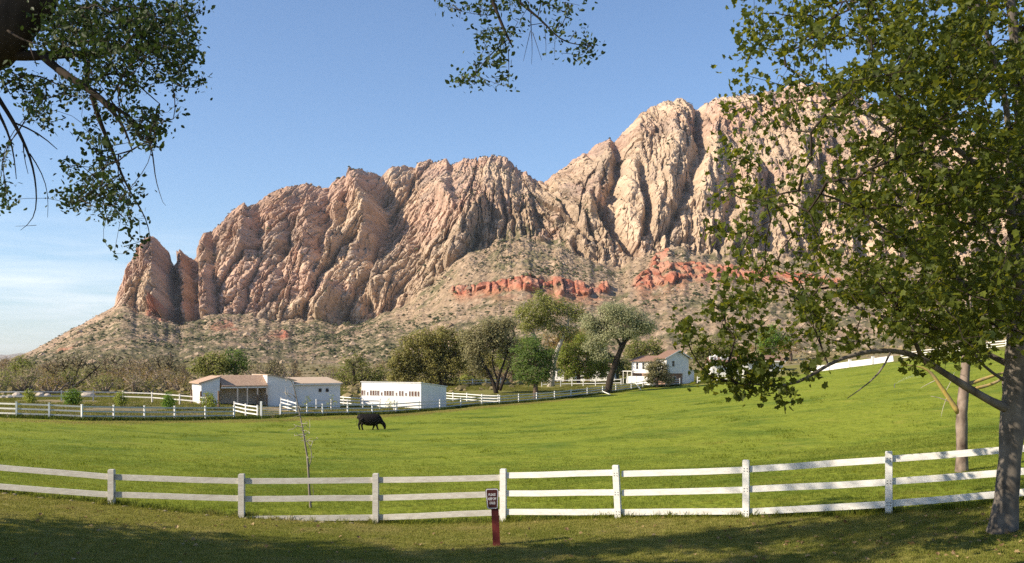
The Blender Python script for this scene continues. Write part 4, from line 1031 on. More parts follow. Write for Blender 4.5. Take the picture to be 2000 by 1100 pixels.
# ranch house with coolers on the roof
rz_ = (HOR - 733) / F * 205
fr = Frame(1386, 205, rz_ - 0.2, R(-4))
rh_ = thing('ranch_house', fr.o, 'low white ranch house with orange brown roof and two roof coolers', 'house')
def ranch(fr, u0, u1, w0, zb, dz0):
    prism(fr, [(u0 + 0.4, w0, dz0 + 2.35), (u1 - 0.3, w0, dz0 + 2.35), (u1 - 0.3, w0 + 8, dz0 + 2.35), (u0 + 0.4, w0 + 8, dz0 + 2.35)], M_stucco, 'wall', rh_, z0=-0.6)
    slab(fr, [(u0, w0 - 0.8, dz0 + 2.35), (u1, w0 - 0.8, dz0 + 2.35), (u1, w0 + 4, dz0 + 3.55), (u0, w0 + 4, dz0 + 3.55)], 0.12, M_shingle_red, 'roof', rh_)
    slab(fr, [(u0, w0 + 4.02, dz0 + 3.55), (u1, w0 + 4.02, dz0 + 3.55), (u1, w0 + 8.6, dz0 + 2.3), (u0, w0 + 8.6, dz0 + 2.3)], 0.12, M_shingle_red, 'roof', rh_)
    fbox(fr, (u0 + u1) / 2, w0 - 0.85, dz0 + 2.40, u1 - u0, 0.06, 0.24, M_white, 'fascia', rh_)
ranch(fr, 0, 6.2, 0, 0, 0.25)
ranch(fr, 6.25, 15.0, -0.9, 0, 0.65)
fbox(fr, 3.2, -0.03, 1.2, 2.6, 0.05, 2.1, M_white, 'garage_door', rh_)
for z_ in (0.72, 1.24, 1.76): fbox(fr, 3.2, -0.06, z_, 2.6, 0.01, 0.025, M_grey, 'door_groove', rh_)
for u_ in (9.0, 12.2): window(fr, u_, -0.9, 1.9, 1.1, 1.0, rh_, M_white, M_pane)
for u_, lb in ((0.7, 'white evaporative cooler with curved duct, the smaller left one on the orange roof'), (2.9, 'white evaporative cooler with curved duct, the right one on the orange roof')):
    c = fr.p(u_, 2.2, 3.1)
    ck = thing('roof_cooler', c, lb, 'cooler')
    mb = MB(); mb.box(c + (0, 0, 0.62), (0.95, 0.9, 0.9), rz=fr.a); part('cabinet', mb, M_white, ck)
    mb = MB()
    for k in range(5): mb.box(fr.p(u_, 2.2 - 0.47, 3.1 + 0.35 + 0.13 * k), (0.7, 0.03, 0.05), rz=fr.a)
    part('louvres', mb, M_metal, ck)
    mb = MB(); mb.tube([fr.p(u_ + 0.4, 2.2, 3.1 + 0.9), fr.p(u_ + 0.75, 2.2, 3.1 + 1.15), fr.p(u_ + 1.0, 2.2, 3.1 + 1.0), fr.p(u_ + 1.05, 2.2, 3.1 - 0.05)], 0.24, 8); part('duct', mb, M_white, ck)

# long low white wall on the far rise
wl_ = [(1580, 180), (1620, 177), (1660, 174), (1705, 171), (1745, 169)]
Pw = [gp(px, Y) for px, Y in wl_]
tw_ = thing('garden_wall', Pw[2], 'long low white wall on the far edge of the meadow behind the branches', 'wall')
for a_, b_ in zip(Pw[:-1], Pw[1:]):
    mb = MB(); mb.bar(a_ + (0, 0, 0.35), b_ + (0, 0, 0.35), 0.22, 1.3); part('wall_section', mb, M_stucco, tw_)
    mb = MB(); mb.box(a_ + (0, 0, 0.5), (0.42, 0.42, 1.7)); part('pier', mb, M_stucco, tw_)

# two lawn sprinklers throwing thin fans of drops
M_water = bpy.data.materials.new('water_drops'); M_water.use_nodes = True
b = M_water.node_tree.nodes['Principled BSDF']; b.inputs['Base Color'].default_value = (0.9, 0.93, 0.95, 1); b.inputs['Roughness'].default_value = 0.15; b.inputs['Transmission Weight'].default_value = 0.6; b.inputs['IOR'].default_value = 1.33
for px, Y, py_, lb in ((1437, 130, 770, 'meadow sprinkler throwing a thin fan of spray left of the low branch'), (1747, 95, 749, 'meadow sprinkler throwing a thin fan of spray near the second tree trunk')):
    p = gp(px, Y)
    sp_ = thing('sprinkler', p, lb, 'sprinkler')
    mb = MB(); mb.tube([p - (0, 0, 0.1), p + (0, 0, 0.35)], 0.03, 6); mb.tube([p + (0, 0, 0.35), p + (0.12, 0, 0.40)], 0.025, 6); part('riser', mb, M_bolt, sp_)
    k = 420; t_ = rng.uniform(0, 1, k) ** 0.8
    Ls = 2.9 * Y / 110
    q = p + np.stack((0.1 + Ls * t_, rng.normal(0, 0.06 + 0.25 * t_), 0.4 + 0.95 * Ls / 2.9 * 1.7 * t_ * (1.15 - 0.55 * t_) + rng.normal(0, 0.02 + 0.10 * t_)), 1)
    o = clumps(q, rng.uniform(0.006, 0.016, k), M_water, 'spray', 1.0, 0.2, oct_v, OF)
    mw = np.array(WL[sp_]); 
    o.parent = sp_; o.location = -mw
# ------------------------------------------------------------------ trees
def rand_rot(k, r_, up=0.0):
    n = r_.normal(size=(k, 3)); n[:, 2] += up; n /= np.linalg.norm(n, axis=1)[:, None]
    t = r_.normal(size=(k, 3)); t -= (t * n).sum(1)[:, None] * n; t /= np.linalg.norm(t, axis=1)[:, None]
    return t, np.cross(n, t), n
T_RHOMB = (np.array([(0, -0.5, 0), (0.34, 0, 0.10), (0, 0.5, 0), (-0.34, 0, 0.10)]), np.array([(0, 1, 2, 3)]))
T_OVATE = (np.array([(0, -0.5, 0), (0.30, -0.15, 0.07), (0.24, 0.22, 0.06), (0, 0.55, 0), (-0.24, 0.22, 0.06), (-0.30, -0.15, 0.07)]), np.array([(0, 1, 2, 3), (0, 3, 4, 5)]))
T_MAPLE = (np.array([(0, -0.46, 0), (0.17, -0.36, 0.05), (0.42, -0.28, 0.15), (0.33, -0.04, 0.12), (0.50, 0.20, 0.16), (0.24, 0.26, 0.06), (0, 0.58, -0.10), (-0.24, 0.26, 0.06), (-0.50, 0.20, 0.16), (-0.33, -0.04, 0.12), (-0.42, -0.28, 0.15), (-0.17, -0.36, 0.05)]),
           np.array([(0, 1, 3, 5), (1, 2, 3, 3), (3, 4, 5, 5), (0, 5, 6, 7), (0, 7, 9, 11), (7, 8, 9, 9), (9, 10, 11, 11)]))
def add_leaves(mb, P, size, tmpl, r_, tone, up=0.3, cen=None):
    k = len(P)
    tv, tf = tmpl
    if cen is None: t, b_, n_ = rand_rot(k, r_, up)
    else:            # leaves of a dense crown face outwards from their clump
        n_ = P - cen; n_ /= (np.linalg.norm(n_, axis=1)[:, None] + 1e-6); n_ = n_ + 0.6 * r_.normal(size=(k, 3)) + (0, 0, 0.3); n_ /= np.linalg.norm(n_, axis=1)[:, None]
        t = r_.normal(size=(k, 3)); t -= (t * n_).sum(1)[:, None] * n_; t /= np.linalg.norm(t, axis=1)[:, None]; b_ = np.cross(n_, t)
    s_ = size * r_.uniform(0.55, 1.35, k)
    vv = P[:, None, :] + s_[:, None, None] * (tv[None, :, 0, None] * t[:, None, :] + tv[None, :, 1, None] * b_[:, None, :] + tv[None, :, 2, None] * n_[:, None, :])
    nv = len(tv)
    quads = tf[[len(set(f)) == 4 for f in tf.tolist()]]; tris = tf[[len(set(f)) == 3 for f in tf.tolist()]][:, :3]
    off = mb.n
    mb.v.append(vv.reshape(-1, 3)); mb.attr.append(np.repeat(tone, nv)); mb.n += k * nv
    base = off + np.arange(k)[:, None, None] * nv
    if len(quads): mb.f.append((quads[None] + base).reshape(-1, 4))
    if len(tris): mb.f.append((tris[None] + base).reshape(-1, 3))

def resample(pts, rad, step):
    pts = np.asarray(pts, float); d = np.concatenate(([0], np.cumsum(np.linalg.norm(np.diff(pts, axis=0), axis=1))))
    m = max(3, int(d[-1] / step) + 1); q = np.linspace(0, d[-1], m)
    # smooth a little by averaging with neighbours
    P = np.stack([np.interp(q, d, pts[:, k]) for k in range(3)], 1)
    for _ in range(4): P[1:-1] = 0.5 * P[1:-1] + 0.25 * (P[:-2] + P[2:])
    return P, np.interp(q, d, np.broadcast_to(rad, (len(pts),)))

def grow(skel, A, r_, step=0.5, rtip=0.006, sag=0.1, power=0.5, wiggle=0.12, rmax=None):
    """joins every attractor to the nearest point of the growing branch work; returns chains (points, radii)"""
    pos = []; par = []; fixed = []
    for pts, rad in skel:
        for i in range(len(pts)):
            if i == 0 and pos:
                d = np.linalg.norm(np.array(pos) - pts[0], axis=1); par.append(int(d.argmin()))
            else: par.append(len(pos) - 1)
            pos.append(pts[i]); fixed.append(rad[i])
    nsk = len(pos)
    cap = nsk + len(A) * 12 + 10
    Q = np.zeros((cap, 3)); Q[:nsk] = pos
    depth = np.zeros(cap); m = nsk
    par = par + [0] * (cap - nsk); fixed = np.array(fixed)
    d0 = np.min(np.linalg.norm(A[:, None] - Q[None, :nsk], axis=2), axis=1) if len(A) * nsk < 4e6 else np.linalg.norm(A - Q[nsk // 2], axis=1)
    tips = []
    for a in A[np.argsort(d0)]:
        d = np.linalg.norm(Q[:m] - a, axis=1)
        j = int((d + 0.25 * depth[:m]).argmin()); L_ = d[j]
        k = max(1, min(int(L_ / step), 11)); p0 = Q[j].copy(); prev = j
        side = r_.normal(size=3) * wiggle * L_
        for i in range(1, k + 1):
            t = i / k
            p = p0 + (a - p0) * t + side * np.sin(np.pi * t) * 0.7 + np.array((0, 0, -sag * L_ * np.sin(np.pi * t)))
            Q[m] = p; par[m] = prev; depth[m] = depth[prev] + L_ / k; prev = m; m += 1
        tips.append(prev)
    cnt = np.zeros(m)
    for t in tips: cnt[t] += 1
    for i in range(m - 1, 0, -1):
        if i >= nsk or par[i] < i: cnt[par[i]] += cnt[i]
    rad = rtip * np.maximum(cnt, 1) ** power
    if rmax: rad = np.minimum(rad, rmax)
    kids = [[] for _ in range(m)]
    for i in range(nsk, m): kids[par[i]].append(i)
    chains = []
    for j in range(m):
        for c in (kids[j] if j < nsk else sorted(kids[j], key=lambda q: -cnt[q])[1:]):
            ch = [j, c]
            while kids[ch[-1]]: ch.append(max(kids[ch[-1]], key=lambda q: cnt[q]))
            rr = rad[ch].copy(); rr[0] = rr[1] * 1.1
            chains.append((Q[ch].copy(), rr))
    return chains

def bark_mat(name, a, b_, scale=6, stretch=(1, 1, 0.25), bump=0.5):
    return simple_mat(name, a, b_, scale=scale, rough=0.9, bump=bump, stretch=stretch, bump_dist=0.03, spec=0.1)
B_grey = bark_mat('grey_bark', (0.13, 0.11, 0.09), (0.30, 0.26, 0.22))
B_dark = bark_mat('dark_bark', (0.022, 0.017, 0.013), (0.060, 0.046, 0.036))
B_brown = bark_mat('brown_bark', (0.07, 0.05, 0.036), (0.16, 0.115, 0.085))
B_pale = bark_mat('pale_bark', (0.30, 0.26, 0.21), (0.50, 0.45, 0.38))
B_twig = bark_mat('brown_twig', (0.17, 0.13, 0.095), (0.32, 0.25, 0.185), bump=0)
L_young = leaf_mat('yellow_green_leaf', (0.107, 0.152, 0.022), (0.340, 0.366, 0.071), (0.446, 0.499, 0.054), tw=0.42)
L_oak = leaf_mat('olive_leaf', (0.079, 0.090, 0.031), (0.381, 0.330, 0.105), (0.421, 0.395, 0.079), tw=0.42)
L_mesq = leaf_mat('grey_olive_leaf', (0.139, 0.131, 0.071), (0.428, 0.378, 0.188), (0.403, 0.378, 0.151), tw=0.42)
L_green = leaf_mat('mid_green_leaf', (0.050, 0.078, 0.020), (0.165, 0.215, 0.055), (0.250, 0.428, 0.054), tw=0.42)
L_olive2 = leaf_mat('dull_green_leaf', (0.106, 0.126, 0.032), (0.347, 0.336, 0.095), (0.378, 0.400, 0.084), tw=0.42)
L_pale = leaf_mat('silver_green_leaf', (0.215, 0.223, 0.116), (0.546, 0.530, 0.306), (0.431, 0.448, 0.215), tw=0.42)
L_rust = leaf_mat('rusty_bud_leaf', (0.172, 0.107, 0.034), (0.411, 0.284, 0.095), (0.429, 0.309, 0.068), tw=0.42)
L_bush = leaf_mat('bright_green_leaf', (0.066, 0.132, 0.015), (0.198, 0.317, 0.046), (0.264, 0.396, 0.040), tw=0.42)

LOBE_C = []
def lobes_points(lobes, Y, dens, r_, depth_k=0.9, hollow=2.4):
    """attractors inside ellipsoids given in photo pixels (px, py, rx, ry[, depth offset m])"""
    out = []; lob = []; cens = []
    for i, lb in enumerate(lobes):
        px, py, rx, ry = lb[:4]; yo = lb[4] if len(lb) > 4 else r_.normal(0, 0.25) * rx * Y / F
        c = at(px, py, Y + yo); ax = np.array((rx * Y / F, rx * Y / F * depth_k, ry * Y / F))
        k = max(3, int(dens * ax[0] * ax[2] * 3.1))
        v = r_.normal(size=(k, 3)); v /= np.linalg.norm(v, axis=1)[:, None]
        out.append(c + v * ax * (r_.uniform(0, 1, k) ** (1 / hollow))[:, None]); lob.append(np.full(k, i)); cens.append(np.repeat(c[None] - (0, 0, 0.3 * ax[2]), k, 0))
    LOBE_C[:] = [np.concatenate(cens)]; return np.concatenate(out), np.concatenate(lob)

def build_tree(name, label, cat, base, stems, A, tone, leaf, leafsize, n_per, spread, bark, seed, tmpl=T_RHOMB, group=None, step=0.5, rtip=0.012, sag=0.05, power=0.5, crown='crown', wiggle=0.12, twig_sides=4, up=0.3, rmax=None, trunk_sides=9, twigmat=None, cen=None, bare=()):
    """stems: [(points, radii)] in world space; A: leaf clump centres; tone: base tone of each clump"""
    r_ = np.random.default_rng(seed)
    root = thing(name, base, label, cat, group)
    sk = [resample(p, r, step) for p, r in stems]
    tb = MB()
    for P, rr in sk: tb.tube(P, rr * (1 + 0.05 * r_.normal(size=len(rr))), trunk_sides)
    part('trunk', tb, bark, root, True)
    if bare:
        for p, r in bare:
            xb = MB(); xb.tube(*resample(p, r, step), 5); part('bare_twig', xb, bark, root, True)
    if len(A):
        bb = MB()
        for P, rr in grow(sk, A, r_, step, rtip, sag, power, wiggle, rmax):
            bb.tube(P, rr, twig_sides if rr[0] < 0.05 else 6, cap=False)
        part('branches', bb, twigmat or bark, root, True)
    if n_per:
        lm = MB(); k = np.maximum(1, r_.poisson(n_per, len(A)))
        P = np.repeat(A, k, 0) + r_.normal(size=(k.sum(), 3)) * spread * np.array((1, 1, 0.8))
        tn = np.clip(np.repeat(tone, k) + r_.normal(0, 0.16, k.sum()), 0, 1)
        add_leaves(lm, P, leafsize, tmpl, r_, tn, up, None if cen is None else np.repeat(cen, k, 0))
        part(crown, lm, leaf, root)
    return root

def mid_tree(name, label, px, Y, stems_px, lobes, leaf, bark, seed, dens=9, leafsize=0.34, n_per=9, spread=0.32, cat='tree', group=None, rtip=0.02, tmpl=T_RHOMB, step=0.7, hollow=2.4, tone_mid=0.5, base=None, power=0.5, up=0.3):
    """stems_px: list of [(px, py, half width px), ...]; lobes in photo pixels"""
    r_ = np.random.default_rng(seed)
    b_ = gp(px, Y) if base is None else base
    stems = []
    for s_ in stems_px:
        pts = [at(q[0], q[1], Y + (q[3] if len(q) > 3 else 0)) for q in s_]; rad = [q[2] * Y / F for q in s_]
        stems.append((pts, rad))
    stems[0] = ([b_ - (0, 0, 0.3)] + stems[0][0], [stems[0][1][0] * 1.25] + stems[0][1])
    lobes = list(lobes)
    if cat == 'tree' and n_per > 8:      # stray sprays that break up the outline
        for _ in range(9):
            l0 = lobes[int(r_.integers(len(lobes)))]; an = r_.uniform(-0.6, 3.7); sz = r_.uniform(0.22, 0.42)
            lobes.append((l0[0] + l0[2] * 1.1 * math.cos(an), l0[1] - l0[3] * 1.1 * math.sin(an), l0[2] * sz, l0[3] * sz))
    A, lob = lobes_points(lobes, Y, dens * 1.25, r_, hollow=hollow)
    lt = r_.normal(tone_mid, 0.10, len(lobes))
    return build_tree(name, label, cat, b_, stems, A, lt[lob] + r_.normal(0, 0.08, len(A)), leaf, leafsize, n_per, spread, bark, seed, tmpl, group, step, rtip, power=power, up=up, cen=LOBE_C[0])

# trees of the middle distance
mid_tree('oak_tree', 'big dark olive oak with a wide clumpy crown behind the white stable', 866, 195, [[(868, 745, 8), (862, 715, 6), (850, 690, 4), (835, 672, 3)], [(862, 715, 4), (885, 695, 3.5), (900, 670, 2.5)], [(850, 700, 3), (815, 705, 3), (790, 695, 2)]],
         [(785, 700, 24, 22), (800, 672, 22, 17), (830, 660, 26, 17), (865, 655, 28, 18), (898, 668, 24, 20), (815, 712, 26, 22), (850, 705, 28, 24), (880, 715, 26, 26), (905, 700, 22, 22), (840, 730, 20, 18), (775, 722, 16, 16), (800, 735, 18, 15), (860, 735, 16, 12), (838, 685, 30, 20), (872, 688, 30, 22), (790, 744, 18, 10), (832, 747, 20, 9), (884, 746, 18, 9), (768, 738, 12, 10)], L_oak, B_dark, 31, dens=5.5, leafsize=0.36, n_per=15, spread=0.42, tone_mid=0.5)
mid_tree('mesquite_tree', 'grey brown mesquite with several dark leaning trunks behind the white fence', 970, 172, [[(966, 752, 4), (958, 735, 3.4), (948, 718, 2.8), (940, 700, 2.2), (930, 680, 1.6)], [(970, 762, 4), (972, 740, 3), (978, 725, 2.6), (985, 708, 2), (990, 690, 1.5)], [(976, 763, 3.6), (982, 745, 3.2), (990, 728, 2.4), (996, 710, 1.6)], [(972, 742, 2), (965, 725, 1.6), (960, 705, 1.3), (965, 680, 1.0)]],
         [(940, 665, 34, 28), (975, 655, 32, 28), (925, 690, 26, 18), (1000, 680, 20, 24), (955, 640, 30, 18), (985, 635, 22, 14), (915, 660, 18, 18), (932, 716, 16, 14), (1004, 712, 16, 16)], L_mesq, B_dark, 32, dens=7.0, leafsize=0.30, n_per=14, spread=0.5, rtip=0.025)
mid_tree('cottonwood_tree', 'tall yellow green cottonwood with pale bare limbs rising behind the smaller trees', 1075, 190, [[(1078, 735, 6), (1082, 700, 5), (1092, 675, 4), (1103, 655, 3), (1112, 630, 2), (1108, 610, 1.5)], [(1082, 705, 4), (1060, 690, 3.2), (1048, 665, 2.6), (1035, 645, 2.2), (1015, 622, 1.4)], [(1048, 665, 2), (1040, 640, 1.5), (1030, 625, 1.0)]],
         [(1045, 605, 32, 24), (1085, 600, 30, 20), (1120, 610, 20, 20), (1030, 635, 24, 16), (1065, 632, 30, 18), (1105, 650, 24, 18), (1020, 610, 18, 14), (1060, 580, 20, 9)], L_olive2, B_pale, 33, dens=5.6, leafsize=0.32, n_per=15, spread=0.5, tone_mid=0.6)
mid_tree('leafy_tree', 'rusty budding tree glowing orange green between the cottonwood limbs', 1105, 204, [[(1106, 735, 4), (1106, 700, 3), (1108, 680, 2)]],
         [(1085, 670, 26, 14), (1120, 660, 24, 18), (1145, 650, 20, 14), (1130, 680, 22, 12)], L_rust, B_brown, 34, dens=5, leafsize=0.32, n_per=9, spread=0.5, tone_mid=0.55)
mid_tree('leafy_tree', 'fresh green young tree standing just behind the white meadow fence', 1046, 160, [[(1046, 758, 4.5), (1046, 735, 3.2), (1046, 710, 2.2), (1045, 685, 1.4)]],
         [(1040, 690, 30, 22), (1060, 705, 28, 20), (1025, 715, 28, 20), (1045, 728, 32, 18), (1040, 672, 18, 12), (1070, 725, 20, 16), (1018, 735, 18, 12), (1075, 690, 16, 14), (1045, 745, 20, 8)], L_green, B_brown, 35, dens=6.5, leafsize=0.30, n_per=13, spread=0.36)
mid_tree('leafy_tree', 'light green bushy tree between the fresh green tree and the leaning trunk', 1130, 197, [[(1130, 745, 4), (1130, 715, 3), (1128, 690, 2)]],
         [(1110, 690, 24, 18), (1140, 680, 26, 18), (1165, 695, 22, 22), (1120, 712, 26, 16), (1150, 716, 24, 16), (1180, 715, 18, 14), (1095, 708, 14, 14), (1135, 660, 16, 12), (1110, 730, 20, 11), (1150, 732, 20, 10), (1175, 730, 14, 10)], L_young, B_brown, 36, dens=6.5, leafsize=0.32, n_per=14, spread=0.42, tone_mid=0.4)
mid_tree('russian_olive_tree', 'silvery pale green tree leaning right on a bare dark trunk by the fence', 1186, 170, [[(1192, 738, 6.5), (1200, 715, 5.6), (1207, 695, 5.2), (1214, 678, 4.8), (1220, 668, 4.2)], [(1214, 678, 3.4), (1205, 662, 2.6), (1195, 645, 2.0), (1180, 630, 1.4)], [(1220, 668, 3.4), (1232, 658, 2.6), (1245, 645, 1.8)], [(1218, 670, 3), (1218, 650, 2), (1212, 625, 1.3)]],
         [(1165, 640, 28, 22), (1195, 620, 30, 20), (1225, 615, 32, 20), (1250, 632, 26, 18), (1210, 645, 32, 18), (1180, 660, 24, 14), (1150, 628, 18, 18), (1235, 648, 24, 14), (1200, 602, 30, 10), (1265, 640, 14, 14), (1175, 690, 20, 14), (1160, 672, 18, 14)], L_pale, B_dark, 37, dens=7.5, leafsize=0.24, n_per=20, spread=0.45, rtip=0.018, tone_mid=0.55)
mid_tree('leafy_tree', 'low round olive tree behind the house roof by the leaning trunk', 1255, 235, [[(1255, 705, 4), (1255, 690, 3)]], [(1235, 685, 22, 16), (1262, 678, 24, 14), (1285, 690, 18, 12), (1250, 698, 28, 10), (1300, 696, 12, 8)], L_olive2, B_brown, 38, dens=3.5, leafsize=0.42, n_per=12, spread=0.5, tone_mid=0.4)
mid_tree('shrub', 'dark grey green shrub growing against the house wall and basement', 1283, 178, [[(1284, 744, 2.4), (1284, 725, 1.6)]], [(1272, 715, 12, 12), (1288, 710, 12, 10), (1282, 728, 18, 12), (1295, 735, 16, 10), (1270, 738, 14, 10), (1305, 742, 14, 8), (1300, 722, 8, 10)], L_mesq, B_brown, 39, dens=11, leafsize=0.26, n_per=18, spread=0.26, cat='shrub', tone_mid=0.2)
mid_tree('leafy_tree', 'dull green tree behind the roof coolers at the right of the house', 1385, 232, [[(1385, 710, 4), (1385, 690, 3)]], [(1370, 680, 22, 20), (1400, 675, 24, 20), (1425, 685, 18, 16), (1358, 695, 12, 12), (1390, 695, 26, 12), (1445, 690, 14, 12)], L_olive2, B_brown, 40, dens=3.5, leafsize=0.42, n_per=12, spread=0.5, tone_mid=0.3)
mid_tree('leafy_tree', 'bright lime green tree behind the ranch house roof', 1502, 250, [[(1502, 705, 4), (1502, 680, 3)]], [(1490, 665, 20, 18), (1512, 660, 20, 18), (1530, 672, 14, 14), (1500, 682, 24, 12)], L_bush, B_brown, 41, dens=3.5, leafsize=0.42, n_per=12, spread=0.5, tone_mid=0.6)
mid_tree('leafy_tree', 'yellow brown bare looking tree right of the lime green tree', 1545, 245, [[(1545, 705, 3), (1545, 685, 2)], [(1545, 690, 2), (1535, 675, 1.5)]], [(1535, 680, 18, 12), (1555, 678, 16, 14), (1470, 685, 12, 12)], L_rust, B_brown, 42, dens=3.0, leafsize=0.32, n_per=7, spread=0.5)
mid_tree('leafy_tree', 'yellow green tree with red tinge, left half of the clump over the barn roof', 408, 160, [[(410, 735, 4), (408, 715, 3)]], [(392, 712, 16, 14), (412, 702, 18, 14), (430, 705, 16, 14), (400, 725, 20, 10), (384, 724, 8, 8), (422, 722, 20, 12)], L_olive2, B_brown, 43, dens=6, leafsize=0.32, n_per=13, spread=0.38, tone_mid=0.5)
mid_tree('leafy_tree', 'taller bright green tree, right half of the clump over the barn roof', 460, 162, [[(460, 735, 4), (460, 710, 3)]], [(450, 705, 14, 14), (466, 692, 10, 10), (474, 706, 14, 12), (460, 720, 24, 12), (440, 718, 12, 12), (480, 720, 8, 10)], L_green, B_brown, 44, dens=6.5, leafsize=0.30, n_per=13, spread=0.36, tone_mid=0.75)
mid_tree('leafy_tree', 'dull olive tree left of the big oak behind the corral', 692, 200, [[(692, 755, 4), (692, 735, 3), (690, 715, 2)]], [(680, 712, 16, 18), (702, 704, 16, 16), (715, 725, 18, 18), (690, 738, 26, 14), (668, 735, 10, 14), (730, 742, 16, 14), (745, 735, 12, 12)], L_olive2, B_brown, 45, dens=4.5, leafsize=0.34, n_per=10, spread=0.48, tone_mid=0.42)

mid_tree('leafy_tree', 'dull olive tree filling the gap between the big oak and the grey mesquite', 925, 216, [[(925, 740, 4), (925, 710, 3)]], [(905, 700, 22, 20), (930, 690, 26, 20), (955, 705, 22, 18), (925, 722, 28, 14), (950, 728, 18, 12)], L_oak, B_brown, 46, dens=5, leafsize=0.36, n_per=13, spread=0.45, tone_mid=0.6)
mid_tree('leafy_tree', 'light green tree low behind the leaning silvery tree', 1205, 206, [[(1205, 735, 4), (1205, 715, 3)]], [(1190, 705, 22, 16), (1215, 712, 20, 14), (1165, 720, 20, 14), (1195, 725, 26, 10), (1228, 722, 14, 12)], L_olive2, B_brown, 47, dens=5, leafsize=0.34, n_per=13, spread=0.45, tone_mid=0.6)
mid_tree('leafy_tree', 'yellow green tree rising between the young green tree and the cottonwood limbs', 1000, 208, [[(1000, 740, 4), (1000, 710, 3)]], [(985, 700, 20, 18), (1010, 690, 22, 18), (1000, 715, 26, 14), (1025, 672, 20, 16)], L_young, B_brown, 48, dens=5, leafsize=0.34, n_per=12, spread=0.45, tone_mid=0.3)
mid_tree('shrub', 'sunlit yellow green shrubs low along the yard fence under the oak', 915, 203, [[(915, 750, 2), (915, 742, 1.5)]], [(890, 744, 14, 8), (910, 742, 16, 9), (935, 744, 14, 8), (958, 746, 10, 6)], L_young, B_brown, 49, dens=7, leafsize=0.28, n_per=12, spread=0.3, cat='shrub', tone_mid=0.7)
# bushes inside the left paddock, each its own
for px, Y, py0, hw, hh_, lf, lb, sd in ((57, 112, 796, 12, 15, L_young, 'loose yellow green bush in the paddock near the left edge', 51), (141, 110, 797, 19, 19, L_bush, 'largest bright green bush, left of the white boulder', 52), (235, 112, 798, 13, 16, L_young, 'round yellow green bush in the middle of the paddock', 53), (328, 111, 800, 13, 19, L_bush, 'upright green bush between the paddock posts', 54), (408, 113, 797, 17, 17, L_young, 'round leafy green bush before the barn corner', 55)):
    c = gp(px, Y); py_c = HOR - c[2] * F / Y
    mid_tree('bush', lb, px, Y, [[(px, py_c - hh_ * 0.6, 0.8), (px, py_c - hh_, 0.6)]], [(px - hw * 0.3, py_c - hh_ * 0.75, hw * 0.7, hh_ * 0.75), (px + hw * 0.3, py_c - hh_ * 0.9, hw * 0.65, hh_ * 0.8), (px, py_c - hh_ * 1.35, hw * 0.5, hh_ * 0.55), (px + hw * 0.1, py_c - hh_ * 0.4, hw * 0.8, hh_ * 0.4)], lf, B_brown, sd, dens=16, leafsize=0.17, n_per=14, spread=0.17, cat='bush', rtip=0.008, step=0.3, tone_mid=0.55)
for px, Y, hh_, lb, sd in ((600, 118, 22, 'small leafy sapling with thin leaves left among the corral rails', 61), (648, 119, 24, 'slim green sapling right among the corral rails', 62), (761, 121, 20, 'small pale sapling before the white stable wall', 63)):
    c = gp(px, Y); pc_ = HOR - c[2] * F / Y
    mid_tree('sapling', lb, px, Y, [[(px, pc_ - hh_ * 0.5, 0.5), (px, pc_ - hh_, 0.3)]], [(px - 2, pc_ - hh_ * 0.7, 7, 6), (px + 3, pc_ - hh_ * 1.0, 6, 5), (px - 1, pc_ - hh_ * 1.25, 3, 5)], L_young, B_brown, sd, dens=9, leafsize=0.14, n_per=8, spread=0.16, cat='sapling', rtip=0.006, step=0.3)

# bare and budding mesquites at the left: two or three built, the rest copies
def bare_tree(name, label, px, Y, hpx, wpx, seed, leaf, n_per, group, cat='tree', dens=5.0, stems=3, lsz=0.16, bark=None):
    r_ = np.random.default_rng(seed); b_ = gp(px, Y); pb = HOR - b_[2] * F / Y
    st = []
    for k in range(stems):
        dx = (k - (stems - 1) / 2) * wpx * 0.35 + r_.normal(0, 2)
        st.append([(px + dx * 0.15, pb - hpx * 0.05, 2.6), (px + dx * 0.4, pb - hpx * 0.22, 2.2), (px + dx * 0.75 + r_.normal(0, 1.5), pb - hpx * 0.42, 1.5), (px + dx * 1.0, pb - hpx * 0.6, 0.9)])
    lob = [(px + wpx * a * 0.5, pb - hpx * h_, wpx * 0.26, hpx * 0.22) for a, h_ in ((-0.6, 0.6), (-0.2, 0.78), (0.25, 0.8), (0.65, 0.62), (0.0, 0.55), (-0.75, 0.4), (0.75, 0.4))]
    return mid_tree(name, label, px, Y, st, lob, leaf, bark or B_twig, seed, dens=dens, leafsize=lsz, n_per=n_per, spread=0.45, cat=cat, group=group, rtip=0.030, step=0.8, tone_mid=0.5, hollow=1.7, power=0.42)
G_m = 'bare and budding trees in the thicket at the left'
bare_tree('mesquite_tree', 'yellow green budding tree at the far left of the thicket', 44, 190, 62, 52, 71, L_young, 8, G_m, lsz=0.22, bark=B_brown)
proto_a = bare_tree('mesquite_tree', 'bare dark mesquite with wide forking trunks behind the bright green bush', 140, 185, 70, 100, 72, L_mesq, 5, G_m, bark=B_dark, stems=4)
proto_b = bare_tree('mesquite_tree', 'thin bare mesquite with one upright forked trunk right of the wide forking one', 216, 190, 70, 54, 73, L_mesq, 4, G_m, stems=2, bark=B_brown)
proto_c = bare_tree('mesquite_tree', 'leaning bare brown mesquite in the thicket midway to the barn', 272, 186, 62, 70, 74, L_rust, 3, G_m, stems=3)
proto_d = bare_tree('brush', 'tangled bare brown brush in the thicket behind the paddock', 330, 178, 38, 60, 75, L_mesq, 5, 'brush in the thicket', cat='brush', stems=4)
proto_e = bare_tree('brush', 'grey olive brush in the thicket behind the paddock', 195, 165, 30, 44, 76, L_olive2, 8, 'brush in the thicket', cat='brush', stems=4, dens=7)
